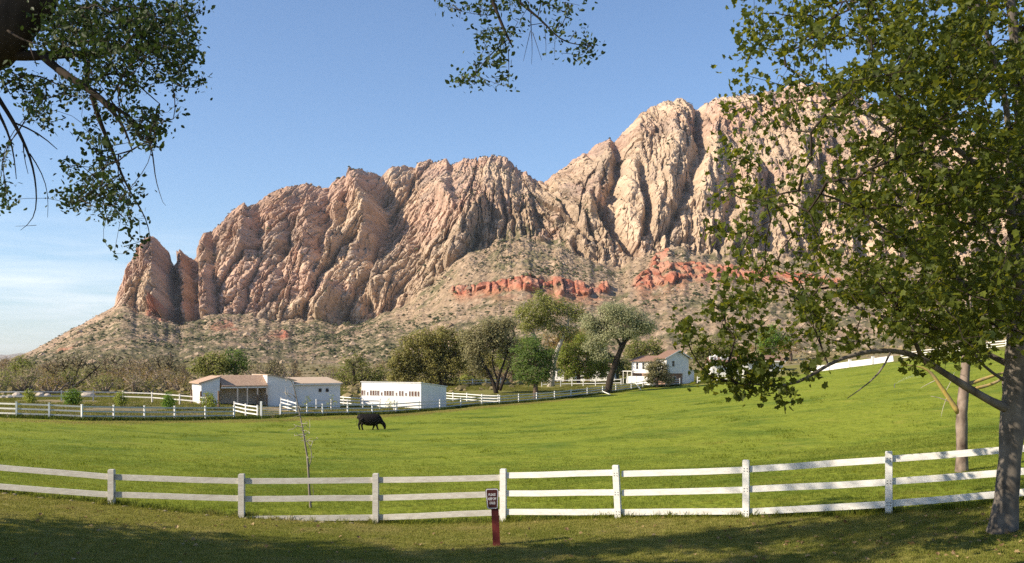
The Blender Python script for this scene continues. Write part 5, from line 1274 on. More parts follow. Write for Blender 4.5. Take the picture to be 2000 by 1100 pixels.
proto_f = bare_tree('brush', 'rusty tan brush in the thicket close to the barn', 352, 172, 34, 48, 78, L_rust, 6, 'brush in the thicket', cat='brush', stems=4, dens=6)
def copy_tree(root, loc, rz, sc, label, group=None):
    r = root.copy(); COL.objects.link(r); r.location = loc; r.rotation_euler = (0, 0, rz); r.scale = (sc, sc, sc * rng.uniform(0.9, 1.1)); r['label'] = label
    if group: r['group'] = group
    for ch in list(root.children):
        c = ch.copy(); COL.objects.link(c); c.parent = r
    return r
for src, px, Y, sc, lb in ((proto_a, 320, 215, 0.95, 'bare spreading mesquite left of the utility pole'), (proto_b, 250, 215, 0.95, 'thin bare mesquite behind the leaning one in the thicket'), (proto_b, 358, 185, 0.8, 'thin bare mesquite close left of the barn wall'), (proto_c, 100, 215, 0.9, 'bare mesquite between the budding tree and the wide forking one'), (proto_a, 540, 225, 0.85, 'tan bare mesquite behind the barn roof'), (proto_c, 10, 220, 0.9, 'bare mesquite at the left edge of the thicket'), (proto_b, 575, 240, 0.8, 'thin bare mesquite behind the low barn wing'), (proto_c, 745, 235, 0.9, 'bare mesquite between the dull olive tree and the big oak'), (proto_c, 1010, 235, 0.9, 'bare mesquite behind the grey brown mesquite trunks')):
    copy_tree(src, gp(px, Y), rng.uniform(0, 6.28), sc, lb, G_m)
for k in range(150):
    px = rng.uniform(-40, 372) if k < 115 else rng.uniform(490, 1010)
    Y = rng.uniform(150, 275) if k < 115 else rng.uniform(215, 300)
    ki = int(rng.integers(3)); src = (proto_d, proto_e, proto_f)[ki]
    copy_tree(src, gp(px, Y, -0.1), rng.uniform(0, 6.28), rng.uniform(0.7, 1.35), ('tangled bare brown brush in the thicket behind the paddock and barn', 'grey olive leafy brush in the thicket behind the paddock and barn', 'rusty tan brush in the thicket behind the paddock and barn')[ki], ('bare brown brush', 'grey olive brush', 'rusty tan brush')[ki])

# the bare dead sapling behind the near fence
p = at(607, 993, 29); p[2] = gz(p[0], 29)
z7 = 120 / 471.0
def sp(zx, zy): return at(540 + zx * z7, 730 + zy * z7, 29)
r_ = np.random.default_rng(5)
stems = [([p - (0, 0, 0.2), sp(262, 1010), sp(250, 900), sp(247, 780), sp(240, 680), sp(232, 590), sp(215, 540), sp(213, 470), sp(195, 400), sp(182, 320), sp(165, 250), sp(152, 170), sp(130, 90), sp(112, 40), sp(88, 8)], 1.15 * np.array([9, 8.5, 8, 7.5, 7, 6.5, 6, 5.5, 5, 4.5, 4, 3.4, 2.6, 1.8, 1]) * z7 * 29 / F),
         ([sp(245, 730), sp(268, 660), sp(280, 610), sp(262, 560), sp(235, 525)], np.array([4, 3.6, 3.2, 2.6, 2]) * z7 * 29 / F), ([sp(120, 60), sp(90, 20), sp(50, 0), sp(20, 0)], np.array([3, 2.2, 1.6, 1]) * z7 * 29 / F), ([sp(150, 185), sp(115, 145), sp(75, 130), sp(45, 145)], np.array([3, 2.2, 1.6, 1]) * z7 * 29 / F), ([sp(262, 1000), sp(292, 940), sp(285, 880), sp(272, 850)], np.array([3, 2.4, 2, 1.4]) * z7 * 29 / F)]
A = []
for cx_, cy_, rx_, ry_, k in ((170, 430, 60, 50, 16), (240, 460, 50, 70, 18), (190, 500, 50, 50, 14), (280, 520, 30, 25, 6), (230, 380, 40, 30, 8), (160, 280, 40, 60, 10), (70, 60, 40, 50, 10), (90, 170, 45, 40, 8), (270, 620, 20, 40, 6)):
    for _ in range(k): A.append(sp(r_.normal(cx_, rx_ * 0.6), r_.normal(cy_, ry_ * 0.6)) + (0, r_.normal(0, 0.25), 0))
build_tree('dead_sapling', 'thin bare dead sapling with a crooked trunk behind the near fence', 'sapling', p, stems, np.array(A), np.zeros(len(A)), None, 0, 0, 0, B_grey, 77, step=0.12, rtip=0.005, power=0.4, sag=0.0, wiggle=0.2, twigmat=B_pale, trunk_sides=7)

# ------------------------------------------------------------------ the large shade tree at the right
L_near = leaf_mat('sycamore_leaf', (0.012, 0.026, 0.005), (0.102, 0.122, 0.016), (0.40, 0.40, 0.03), tw=0.40)
B_near = bark_mat('grey_smooth_bark', (0.055, 0.047, 0.040), (0.23, 0.20, 0.17), scale=3.0, stretch=(1, 1, 0.5), bump=0.35)
YT = 19.3
def P_(px, py, dy=0.0): return at(px, py, YT + dy)
def st(pts, dy0=0.0, dy1=0.0):
    n_ = len(pts); return ([P_(q[0], q[1], dy0 + (dy1 - dy0) * i / max(n_ - 1, 1)) for i, q in enumerate(pts)], [q[2] * YT / F for q in pts])
tb_ = P_(1960, 1038); tb_[2] = gz(tb_[0], YT)
stems = [st([(1957, 1050, 29), (1961, 1030, 26), (1964, 1000, 23.5), (1970, 920, 22), (1976, 860, 21.5), (1978, 800, 23), (1984, 720, 21), (1990, 620, 19), (1997, 480, 17), (2000, 330, 14), (1992, 150, 11), (1970, -20, 8), (1950, -180, 5), (1940, -300, 2.5)]),
         st([(1972, 800, 10), (1950, 795, 8.6), (1915, 771, 7.6), (1880, 752, 7.2), (1845, 729, 6.6), (1818, 713, 6.2), (1797, 692, 5.6), (1760, 686, 4.6), (1720, 681, 4.2), (1680, 689, 3.8), (1640, 699, 3.4), (1610, 713, 3.2), (1585, 734, 3), (1562, 754, 2.6), (1520, 756, 2.0), (1480, 750, 1.6), (1440, 748, 1.2)], 0, -2.2),
         st([(1797, 692, 4.6), (1790, 672, 4), (1782, 645, 3), (1760, 610, 2)], -1.0, -1.4),
         st([(1988, 640, 8), (1930, 595, 6), (1850, 530, 5), (1790, 490, 4), (1735, 455, 3.4), (1680, 410, 2.6), (1620, 380, 1.8), (1560, 372, 1.2)], 0, -2.5),
         st([(1992, 560, 8), (1940, 470, 6), (1850, 340, 5), (1780, 280, 4), (1725, 245, 3.4), (1640, 190, 2.6), (1570, 150, 2), (1535, 130, 1.4)], 0, 1.6),
         st([(1994, 430, 7), (1930, 340, 5.4), (1830, 260, 4.6), (1750, 190, 3.6), (1712, 105, 2.8), (1650, 0, 2.0), (1610, -80, 1.2)], 0, -1.2),
         st([(1988, 560, 9), (1979, 520, 8), (1974, 400, 7), (1972, 300, 6), (1966, 190, 5), (1935, 95, 4), (1906, 0, 3.4), (1880, -120, 2)], -0.1, -1.6),
         st([(1985, 720, 7), (1930, 690, 5), (1850, 660, 4.4), (1780, 640, 3.8), (1700, 610, 3.2), (1640, 590, 2.8), (1575, 550, 2.2), (1475, 495, 1.4)], 0, 2.4),
         st([(1990, 620, 7), (2050, 540, 6), (2120, 430, 4), (2180, 300, 2)], 0, 1.5), st([(1998, 420, 6), (2060, 300, 5), (2110, 150, 3), (2140, 0, 2)], 0, -1.8),
         st([(1960, 742, 3.2), (1920, 722, 2.6), (1903, 700, 2.2), (1895, 680, 1.6)], -0.3, -0.8), st([(1740, 686, 2.0), (1738, 716, 1.7), (1715, 738, 1.5), (1690, 755, 1.2), (1655, 778, 0.7)], -1.2, -1.6)]
poly = np.array([(1430, 0), (1445, 60), (1425, 110), (1440, 150), (1415, 210), (1425, 260), (1400, 300), (1440, 330), (1390, 370), (1385, 440), (1410, 480), (1400, 520), (1430, 570), (1395, 600), (1420, 640), (1440, 700), (1500, 690), (1560, 700), (1620, 690), (1700, 660), (1800, 662), (1850, 695), (1900, 700), (1940, 680), (2000, 690), (2060, 690), (2200, 600), (2300, 300), (2250, 0), (2200, -250), (1900, -350), (1600, -250), (1480, -80)], float)
def inside(q, pg):
    r0 = np.zeros(len(q), bool); n_ = len(pg)
    for i in range(n_):
        (x0, y0), (x1, y1) = pg[i], pg[i - 1]
        c = ((y0 > q[:, 1]) != (y1 > q[:, 1])) & (q[:, 0] < (x1 - x0) * (q[:, 1] - y0) / (y1 - y0 + 1e-9) + x0)
        r0 ^= c
    return r0
r_ = np.random.default_rng(81)
q = np.stack((r_.uniform(1370, 2310, 16000), r_.uniform(-360, 760, 16000)), 1)
q = q[inside(q, poly)]
dn = np.interp(q[:, 0], [1400, 1480, 1620, 1720, 1850, 2010, 2100], [0.28, 0.36, 0.52, 0.95, 1.25, 1.1, 0.25]) * np.interp(q[:, 1], [-350, -60, 0, 100], [0.25, 0.4, 0.9, 1.0])
dn *= np.clip(0.62 + 2.3 * pn(q[:, 0] / 62, q[:, 1] / 46, 140), 0.03, 1.35)
hole = np.exp(-(((q[:, 0] - 1570) / 80) ** 2 + ((q[:, 1] - 300) / 70) ** 2)) + 0.8 * np.exp(-(((q[:, 0] - 1530) / 50) ** 2 + ((q[:, 1] - 430) / 70) ** 2)) + 0.9 * np.exp(-(((q[:, 0] - 1520) / 50) ** 2 + ((q[:, 1] - 130) / 40) ** 2)) + 0.7 * np.exp(-(((q[:, 0] - 1650) / 45) ** 2 + ((q[:, 1] - 470) / 40) ** 2))
dn *= 1 - 0.8 * np.clip(hole, 0, 1)
q = q[r_.uniform(0, 1, len(q)) < dn * 0.58]
ext = []
for cx_, cy_, rx_, ry_, k in ((1345, 648, 9, 26, 9), (1338, 630, 8, 10, 3), (1415, 605, 16, 24, 8), (1398, 600, 8, 12, 4), (1425, 660, 18, 25, 9), (1395, 735, 14, 14, 7), (1445, 748, 22, 9, 8), (1500, 752, 24, 10, 9), (1530, 772, 10, 9, 6), (1470, 735, 20, 10, 6), (1440, 700, 22, 20, 8), (1505, 715, 30, 14, 9), (1370, 735, 10, 8, 3), (1590, 720, 20, 10, 5), (1405, 560, 10, 10, 4), (1400, 440, 8, 14, 3), (1850, 690, 40, 14, 10), (1780, 700, 30, 10, 5)):
    for _ in range(int(k * 0.8 + 0.5)): ext.append((r_.normal(cx_, rx_ * 0.7), r_.normal(cy_, ry_ * 0.6)))
ext = np.array(ext)
def depth_of(qq, rr, narrow=False):
    dx = (qq[:, 0] - 1990) / F * YT
    half = np.sqrt(np.clip(6.6 ** 2 - dx ** 2, 0.6, None)) * 0.62
    return rr.uniform(-1, 1, len(qq)) * half
dq = depth_of(q, r_)
dext = -np.interp(ext[:, 0], [1340, 1560, 1700, 1900], [2.4, 2.0, 1.4, 0.4]) + r_.normal(0, 0.3, len(ext))
A = np.concatenate([np.array([P_(a, b_, c) for (a, b_), c in zip(q, dq)]), np.array([P_(a, b_, c) for (a, b_), c in zip(ext, dext)])])
print('shade tree clumps', len(A))
build_tree('shade_tree', 'large leafy shade tree with a grey trunk at the right of the lawn', 'tree', tb_, stems, A, r_.normal(0.5, 0.13, len(A)), L_near, 0.120, 11.0, 0.15, B_near, 82, tmpl=T_MAPLE, step=0.25, rtip=0.0046, power=0.48, sag=-0.02, up=0.5, trunk_sides=14, rmax=0.05, twigmat=B_dark)

# second tree behind the fence, lichen on its limbs
YS = 28.0
def st2(pts): return ([at(q[0], q[1], YS + (q[3] if len(q) > 3 else 0)) for q in pts], [q[2] * YS / F for q in pts])
B_mott = bark_mat('mottled_pink_bark', (0.06, 0.042, 0.034), (0.36, 0.28, 0.23), scale=3, stretch=(1, 1, 0.6))
B_lich = bark_mat('lichen_bark', (0.22, 0.18, 0.13), (0.50, 0.36, 0.08), scale=3, stretch=(1, 1, 0.6))
b2_ = at(1879, 922, YS); b2_[2] = gz(b2_[0], YS)
r_ = np.random.default_rng(91)
q2_ = np.stack((r_.uniform(1720, 2060, 150), r_.uniform(470, 690, 150)), 1)
A = np.array([at(a, b_, YS + r_.normal(0, 1.2)) for a, b_ in q2_])
t2 = build_tree('lichen_tree', 'smaller tree with mottled trunk and yellow lichened limbs behind the right fence', 'tree', b2_, [st2([(1878, 934, 15), (1879, 905, 12.2), (1880, 860, 11), (1876, 820, 10.6), (1882, 770, 10.2), (1886, 720, 8.5), (1890, 660, 7), (1893, 580, 5)])], A, r_.normal(0.6, 0.12, len(A)), L_near, 0.125, 9, 0.24, B_mott, 92, tmpl=T_MAPLE, step=0.3, rtip=0.004)
lb_ = MB()
for pts in ([(1872, 806, 5.5), (1858, 785, 4.6), (1842, 762, 4), (1828, 742, 3.4), (1818, 722, 2.6), (1800, 716, 1.6), (1760, 712, 1)], [(1884, 752, 4.4), (1910, 745, 3.6), (1935, 735, 3), (1965, 727, 2.2)], [(1884, 764, 4.4), (1905, 758, 3.8), (1932, 754, 3.2), (1958, 742, 2.4), (1975, 725, 1.8)]):
    P, rr = resample(*st2(pts), 0.15); lb_.tube(P, rr, 8)
part('limb', lb_, B_lich, t2, True)
tw2 = MB()
for pts in ([(1860, 788, 1.2), (1835, 776, 0.8), (1818, 774, 0.4)], [(1845, 768, 1), (1858, 745, .7), (1864, 728, .4)], [(1850, 775, .9), (1840, 800, .6), (1838, 815, .3)], [(1830, 742, .9), (1808, 752, .6), (1798, 758, .3)], [(1868, 796, .9), (1880, 770, .8), (1900, 745, .5)]):
    P, rr = resample(*st2(pts), 0.1); tw2.tube(P, rr, 4)
part('twigs', tw2, B_pale, t2, True)

# ------------------------------------------------------------------ the old tree reaching in from the left, and the shade trees beside it
YE = 12.0
L_elm = leaf_mat('elm_leaf', (0.012, 0.022, 0.006), (0.050, 0.075, 0.016), (0.08, 0.14, 0.02), tw=0.2)
def E(px, py, dy=0.0): return at(px, py, YE + dy)
def se(pts, dy0=0, dy1=0):
    n_ = len(pts); return ([E(q[0], q[1], dy0 + (dy1 - dy0) * i / max(n_ - 1, 1)) for i, q in enumerate(pts)], [q[2] * YE / F for q in pts])
eb = np.array((-10.2, 11.6, gz(-10.2, 11.6)))
trunk_pts = [eb - (0, 0, 0.4), eb + (0.1, 0, 1.2), eb + (0.5, 0.1, 3.0), (-8.8, 11.7, 2.0), (-7.4, 11.9, 3.0), tuple(E(-30, 75)), tuple(E(35, 5)), tuple(E(85, -60)), (-4.6, 12.0, 5.6), (-3.2, 12.2, 6.3)]
es = [(trunk_pts, [0.62, 0.52, 0.46, 0.43, 0.41, 0.40, 0.38, 0.34, 0.28, 0.2]),
      ([(-4.6, 12.0, 5.6), (-2.6, 12.0, 6.1), (-1.0, 12.0, 5.4), tuple(E(955, -25)), tuple(E(961, 0)), tuple(E(970, 28)), tuple(E(983, 47)), tuple(E(988, 63)), tuple(E(988, 80)), tuple(E(1002, 93))], np.array([20, 14, 8, 4, 3.6, 3.2, 2.8, 2.5, 2.2, 1.3]) * YE / F),
      ([(-2.6, 12.0, 6.1), (-0.6, 12.3, 5.9), tuple(E(985, -30)), tuple(E(1000, 0)), tuple(E(1021, 11)), tuple(E(1037, 21)), tuple(E(1052, 30)), tuple(E(1065, 47)), tuple(E(1080, 59)), tuple(E(1088, 84)), tuple(E(1101, 89)), tuple(E(1124, 89)), tuple(E(1150, 89))], np.array([12, 7, 3.6, 3, 2.6, 2.4, 2.2, 2, 1.9, 1.5, 1.2, 0.9, 0.6]) * YE / F),
      se([(988, 80, 1.6), (970, 93, 1.3), (943, 114, 1.0), (938, 133, 0.9), (928, 147, 0.6)]), se([(993, 100, 0.9), (997, 129, 0.7), (1001, 141, 0.6), (994, 150, 0.4)]), se([(958, 30, .8), (945, 38, .7), (930, 28, .5), (900, 22, .4)]),
      
      se([(-20, 108, 15), (9, 106, 12), (60, 109, 10), (100, 110, 8), (142, 105, 7), (203, 102, 6), (246, 97, 5), (284, 90, 4), (307, 95, 2.6), (326, 118, 2), (359, 142, 1.3)], 0, 0.6),
      se([(85, 110, 8), (105, 128, 8), (123, 146, 8), (161, 165, 7), (194, 187, 6), (222, 217, 4.5), (246, 250, 2.6), (258, 293, 1.2)], 0, -0.5), se([(180, 185, 5), (184, 208, 5), (198, 250, 4.2), (217, 283, 3.4), (231, 326, 2.4), (250, 373, 1.8), (279, 411, 1.4), (297, 444, 1), (293, 465, .7)], -0.1, 0.4),
      
      se([(246, 97, 4), (236, 76, 3.6), (265, 63, 3), (302, 58, 2.2), (345, 40, 1.4), (395, 22, .7)], 0, 0.4), se([(160, 104, 4), (165, 80, 3.6), (170, 45, 3), (160, 15, 2)], 0, -0.5), se([(284, 90, 2.6), (300, 65, 2), (330, 50, 1.5)], 0.2, 0.8),
      se([(185, 158, 2.6), (203, 138, 2.2), (232, 128, 2), (265, 160, 1.6), (293, 190, 1.2), (312, 203, .8)], 0, 0.5), se([(170, 168, 5), (168, 130, 4), (175, 112, 3)], 0, 0.1),
      
      se([(10, 165, 2.6), (40, 145, 2.2), (70, 140, 1.8), (90, 150, 1.5), (110, 168, 1.2), (125, 172, .8)], 0.1, -0.2), ]
bare_ = [se([(200, 195, 4), (235, 215, 3.6), (270, 240, 2.6), (292, 262, 1.8), (300, 300, 1.4), (303, 325, 1.2), (297, 345, 1.0), (312, 375, .7), (318, 395, .4)], 0, -0.4),
         se([(-30, 150, 7), (0, 198, 4.6), (28, 238, 4), (42, 269, 3.2), (61, 307, 2.4), (71, 354, 1.7), (73, 406, 1.2), (71, 440, .8), (40, 450, .4)], 0.3, 0.2),
         se([(28, 240, 2), (60, 248, 1.8), (85, 260, 1.5), (95, 275, 1.2), (112, 292, .7)], 0.3, 0.5),
         se([(-20, 190, 5), (5, 235, 3), (18, 260, 2.2), (28, 300, 1.4), (32, 350, .7)], 0.3, 0.0),
         se([(58, 300, 1.4), (82, 330, 1.1), (98, 375, .7), (93, 425, .4)], 0.3, 0.4),
         se([(1037, 21, 1.2), (1028, 30, 1.1), (1031, 50, 1.0), (1040, 63, 0.8), (1044, 95, 0.5), (1038, 126, 0.3)]),
         se([(1031, 50, .8), (1050, 45, .7), (1062, 45, .6)]),
         se([(15, 60, 2.4), (35, 75, 2), (55, 88, 1.6), (80, 88, 1.0)], -0.5, -0.7),
         se([(58, 90, 1.5), (68, 110, 1.3), (72, 130, .8)], -0.6, -0.6),
         se([(1040, 63, .7), (1052, 90, .5), (1058, 118, .3)]), se([(1036, 60, .7), (1026, 95, .5), (1022, 120, .3)]), se([(1062, 46, .6), (1072, 80, .5), (1066, 110, .3)]), se([(71, 440, .6), (60, 447, .5), (30, 442, .3)]), se([(318, 395, .5), (324, 402, .3)]), se([(45, 275, 1.4), (40, 300, 1.0), (55, 340, .6)], .3, .5)]
cl_ = [(190, 60, 90, 40, .25), (300, 40, 80, 40, .2), (120, 25, 60, 25, .4), (150, 40, 60, 40, .75), (230, 30, 70, 35, .75), (320, 45, 55, 45, .9), (100, 75, 40, 30, .8), (250, 100, 60, 32, .9), (340, 95, 38, 34, .8), (170, 95, 55, 30, .9), (390, 18, 22, 14, .25), (402, 155, 9, 9, .4), (360, 135, 35, 30, .45), (320, 140, 30, 26, .6), (150, 175, 40, 24, .7), (205, 145, 45, 26, .8), (255, 165, 35, 28, .55), (62, 175, 30, 26, .7), (80, 212, 24, 34, .7), (95, 240, 20, 10, .4), (20, 150, 25, 18, .8), (10, 180, 12, 8, .5),
       (290, 250, 32, 36, 1.1), (255, 225, 24, 18, .6), (215, 215, 28, 18, .45), (170, 255, 13, 24, .55), (200, 300, 22, 34, .8), (145, 320, 20, 13, .8), (140, 382, 22, 26, .9), (185, 375, 28, 38, .9), (230, 385, 28, 34, .8), (270, 368, 9, 14, .6), (205, 425, 18, 12, .7), (255, 432, 18, 13, .7), (262, 476, 20, 10, .8), (226, 492, 8, 5, .8), (10, 290, 10, 28, .6), (4, 370, 14, 26, .8), (350, 210, 16, 9, .5), (382, 165, 9, 8, .5), (340, 182, 22, 10, .25), (5, 405, 8, 6, .5), (355, 10, 40, 14, .5),
       (870, 8, 16, 8, .9), (895, 28, 9, 9, .6), (930, 18, 20, 12, .9), (962, 8, 14, 7, .8), (985, 15, 16, 12, .7), (1005, 8, 18, 8, .9), (1030, 5, 14, 7, .8), (1060, 8, 15, 9, .5), (1085, 18, 22, 10, .7), (1115, 8, 18, 8, .7), (938, 62, 12, 13, .8), (962, 66, 9, 9, .5), (975, 50, 10, 10, .6), (990, 60, 9, 13, .6), (952, 92, 14, 7, .6), (985, 82, 16, 9, .8), (980, 100, 17, 7, .7), (935, 122, 15, 8, .7), (972, 125, 16, 14, .9), (903, 158, 12, 8, 1.0), (920, 151, 14, 9, 1.1), (928, 162, 10, 6, .9), (972, 155, 18, 12, .6), (986, 165, 8, 5, .6),
       (1095, 45, 12, 10, .6), (1118, 58, 10, 9, .6), (1070, 65, 9, 7, .7), (1085, 76, 7, 9, .5), (1140, 75, 13, 9, .6), (1156, 95, 12, 13, .9), (1140, 110, 12, 7, .7), (1125, 103, 6, 5, .6), (1090, 104, 9, 3, .7), (1013, 42, 7, 5, .5), (1023, 64, 7, 7, .5), (1078, 42, 8, 8, .6), (960, 30, 10, 10, .4)]
r_ = np.random.default_rng(101); A = []; tn = []
for px, py, rx, ry, wt in cl_:
    k = max(2, int(wt * rx * ry * 3.1 / 60))
    u_ = r_.normal(size=(k, 2)); u_ /= np.linalg.norm(u_, axis=1)[:, None]; u_ *= np.sqrt(r_.uniform(0, 1, k))[:, None]
    dpt = 0.9 if px < 450 else 0.35
    tt_ = 0.8 if (890 < px < 945 and py > 140) else 0.45
    for a, b_ in u_: A.append(E(px + a * rx, py + b_ * ry, r_.normal(0, dpt))); tn.append(tt_ + r_.normal(0, 0.15))
# the rest of its crown, above and left of the picture
n0 = len(A)
for k_ in range(560):
    v = r_.normal(size=3); v /= np.linalg.norm(v); c = np.array((-8.5, 11.0, 7.6)) if k_ < 330 else np.array((-8.4, 10.8, 5.6)) + v * (np.array((5.0, 4.0, 3.6)) if k_ < 330 else np.array((2.0, 1.6, 1.8))) * r_.uniform(0.4, 1)
    pxx = 1000 + c[0] / c[1] * F; pyy = HOR - c[2] / c[1] * F
    if pyy < -30 or pxx < -40: A.append(c); tn.append(0.5)
A = np.array(A); print('elm clumps', n0, len(A))
build_tree('elm_tree', 'old dark elm reaching leafy limbs in from the top left corner', 'tree', eb, es, A, np.array(tn), L_elm, 0.060, 7.0, 0.075, B_dark, 102, tmpl=T_OVATE, step=0.13, rtip=0.0022, power=0.42, sag=0.03, up=0.3, rmax=0.05, trunk_sides=12, bare=bare_)

def off_tree(label, x, y, hh_, lobes, seed, dens, n_per=6, lsz=0.21):
    r_ = np.random.default_rng(seed); b_ = np.array((x, y, gz(x, y))); A = []
    for cx_, cy_, cz_, rx, ry, rz, wt in lobes:
        k = int(dens * wt * rx * rz * 3)
        v = r_.normal(size=(k, 3)); v /= np.linalg.norm(v, axis=1)[:, None]
        A.append(b_ + np.array((cx_, cy_, cz_)) + v * np.array((rx, ry, rz)) * (r_.uniform(0, 1, k) ** 0.45)[:, None])
    A = np.concatenate(A)
    stems = [([b_ - (0, 0, 0.3), b_ + (0.05, 0, hh_ * 0.2), b_ + (0.15, 0.1, hh_ * 0.45), b_ + (0.1, 0, hh_ * 0.75), b_ + (0, 0, hh_ * 0.95)], [0.34, 0.28, 0.24, 0.15, 0.05])]
    return build_tree('shade_tree', label, 'tree', b_, stems, A, r_.normal(0.5, 0.13, len(A)), L_near, lsz, n_per, 0.26, B_grey, seed, tmpl=T_OVATE, step=0.5, rtip=0.006, rmax=0.1)
off_tree('dense shade tree left of the lawn throwing the broad corner shadow', -18.5, 16.0, 10.5, [(0, 2.4, 4.0, 3.0, 2.4, 2.4, 1.2), (0, 0.2, 6.8, 3.2, 2.6, 2.4, 1.5), (0.3, -2.2, 9.6, 3.0, 2.2, 2.0, 1.4), (-0.5, -1.5, 6.0, 3.0, 2.4, 2.2, 1.4)], 111, 26)
off_tree('tall loose shade tree left of the lawn throwing dappled streaks', -12.5, 16.0, 15.5, [(0, 0.1, 8.6, 2.4, 0.75, 1.4, 1.1), (0.5, -0.5, 11.2, 2.5, 0.8, 1.3, 1.2), (1.0, -1.3, 13.8, 2.5, 0.8, 1.3, 1.2), (0.4, -3.2, 11.5, 2.6, 0.7, 1.4, 1.0), (0.9, 1.3, 13.6, 2.2, 1.2, 1.3, 0.35), (0.2, 0.2, 5.5, 1.6, 0.6, 0.8, 0.8), (-0.5, -1.9, 9.0, 2.4, 0.6, 1.0, 1.1), (1.2, -2.6, 13.4, 2.4, 0.7, 1.0, 1.0)], 112, 17)
# ------------------------------------------------------------------ grass: blades as geometry, scattered by geometry nodes
def tuft_mesh(name, n_bl, rad, h0, h1, wd, seed, lean=0.5):
    r_ = np.random.default_rng(seed); mb = MB()
    for _ in range(n_bl):
        a = r_.uniform(0, 6.28); rr = rad * math.sqrt(r_.uniform()); b0 = np.array((rr * math.cos(a), rr * math.sin(a), -0.01))
        h = r_.uniform(h0, h1); da = r_.uniform(0, 6.28); dv = np.array((math.cos(da), math.sin(da), 0)); sv = np.array((-dv[1], dv[0], 0)) * wd * r_.uniform(0.7, 1.3)
        ln = lean * r_.uniform(0.3, 1.2) * h
        mid_ = b0 + dv * ln * 0.35 + np.array((0, 0, h * 0.6)); tip = b0 + dv * ln + np.array((0, 0, h))
        mb.add([b0 - sv, b0 + sv, mid_ + sv * 0.8, mid_ - sv * 0.8, tip], [(0, 1, 2, 3), (3, 2, 4)], r_.uniform(0, 1))
    return mb.mesh(name)
def grass_mat(name, c0, c1, dry, patch, trans):
    m, n, b = new_mat(name)
    oi = n.nodes.new('ShaderNodeObjectInfo')
    at_ = n.nodes.new('ShaderNodeAttribute'); at_.attribute_name = 'tone'
    ad = N(n, 'Math', op='ADD'); n.links.new(oi.outputs['Random'], ad.inputs[0]); n.links.new(at_.outputs['Fac'], ad.inputs[1])
    hf = N(n, 'Math', op='MULTIPLY'); n.links.new(ad.outputs[0], hf.inputs[0]); hf.inputs[1].default_value = 0.5
    r = ramp(n, hf.outputs[0], [(0.15, c0), (0.85, c1)])
    t2 = N(n, 'TexNoise', Scale=0.16, Detail=5, Roughness=0.6); n.links.new(oi.outputs['Location'], t2.inputs['Vector'])
    mr = N(n, 'MapRange'); mr.inputs[1].default_value = 0.48; mr.inputs[2].default_value = 0.68; mr.inputs[4].default_value = 0.75
    n.links.new(t2.outputs['Fac'], mr.inputs[0])
    c = mix_rgb(n, mr.outputs[0], r.outputs[0], patch)
    t3 = N(n, 'TexNoise', Scale=0.55, Detail=6, Roughness=0.7, Distortion=0.4); n.links.new(oi.outputs['Location'], t3.inputs['Vector'])
    mr3 = N(n, 'MapRange'); mr3.inputs[1].default_value = 0.50; mr3.inputs[2].default_value = 0.70; mr3.inputs[4].default_value = 0.75
    n.links.new(t3.outputs['Fac'], mr3.inputs[0])
    c = mix_rgb(n, mr3.outputs[0], c, dry)
    n.links.new(c, b.inputs['Base Color']); b.inputs['Roughness'].default_value = 0.7; b.inputs['Specular IOR Level'].default_value = 0.12
    tr = N(n, 'BsdfTranslucent'); n.links.new(mix_rgb(n, 0.35, c, trans), tr.inputs['Color'])
    mx = N(n, 'MixShader'); mx.inputs[0].default_value = 0.5
    n.links.new(b.outputs[0], mx.inputs[1]); n.links.new(tr.outputs[0], mx.inputs[2])
    n.links.new(mx.outputs[0], [q for q in n.nodes if q.type == 'OUTPUT_MATERIAL'][0].inputs[0])
    return m
def scatter(name, P, scale, tuft_me, mat, seed):
    r_ = np.random.default_rng(seed)
    tuft_me.materials.append(mat)
    src = bpy.data.objects.new(name + '_tuft', tuft_me)          # lives only inside the node tree
    me = bpy.data.meshes.new(name); me.vertices.add(len(P)); me.vertices.foreach_set('co', P.astype(np.float32).ravel())
    a = me.attributes.new('rz', 'FLOAT', 'POINT'); a.data.foreach_set('value', r_.uniform(0, 6.28, len(P)).astype(np.float32))
    a = me.attributes.new('sc', 'FLOAT', 'POINT'); a.data.foreach_set('value', scale.astype(np.float32))
    o = bpy.data.objects.new(name, me); COL.objects.link(o); me.materials.append(mat)
    g = bpy.data.node_groups.new(name, 'GeometryNodeTree')
    g.interface.new_socket('Geometry', in_out='INPUT', socket_type='NodeSocketGeometry'); g.interface.new_socket('Geometry', in_out='OUTPUT', socket_type='NodeSocketGeometry')
    gi = g.nodes.new('NodeGroupInput'); go = g.nodes.new('NodeGroupOutput')
    mp = g.nodes.new('GeometryNodeMeshToPoints'); io = g.nodes.new('GeometryNodeInstanceOnPoints'); ob = g.nodes.new('GeometryNodeObjectInfo')
    ob.inputs['Object'].default_value = src; ob.inputs['As Instance'].default_value = True
    n1 = g.nodes.new('GeometryNodeInputNamedAttribute'); n1.data_type = 'FLOAT'; n1.inputs[0].default_value = 'rz'
    n2 = g.nodes.new('GeometryNodeInputNamedAttribute'); n2.data_type = 'FLOAT'; n2.inputs[0].default_value = 'sc'
    cx_ = g.nodes.new('ShaderNodeCombineXYZ'); g.links.new(n1.outputs[0], cx_.inputs[2])
    er = g.nodes.new('FunctionNodeEulerToRotation'); g.links.new(cx_.outputs[0], er.inputs[0])
    g.links.new(gi.outputs[0], mp.inputs[0]); g.links.new(mp.outputs[0], io.inputs['Points']); g.links.new(ob.outputs['Geometry'], io.inputs['Instance'])
    g.links.new(er.outputs[0], io.inputs['Rotation']); g.links.new(n2.outputs[0], io.inputs['Scale']); g.links.new(io.outputs[0], go.inputs[0])
    md = o.modifiers.new('scatter', 'NODES'); md.node_group = g
    return tag(o, kind='stuff')
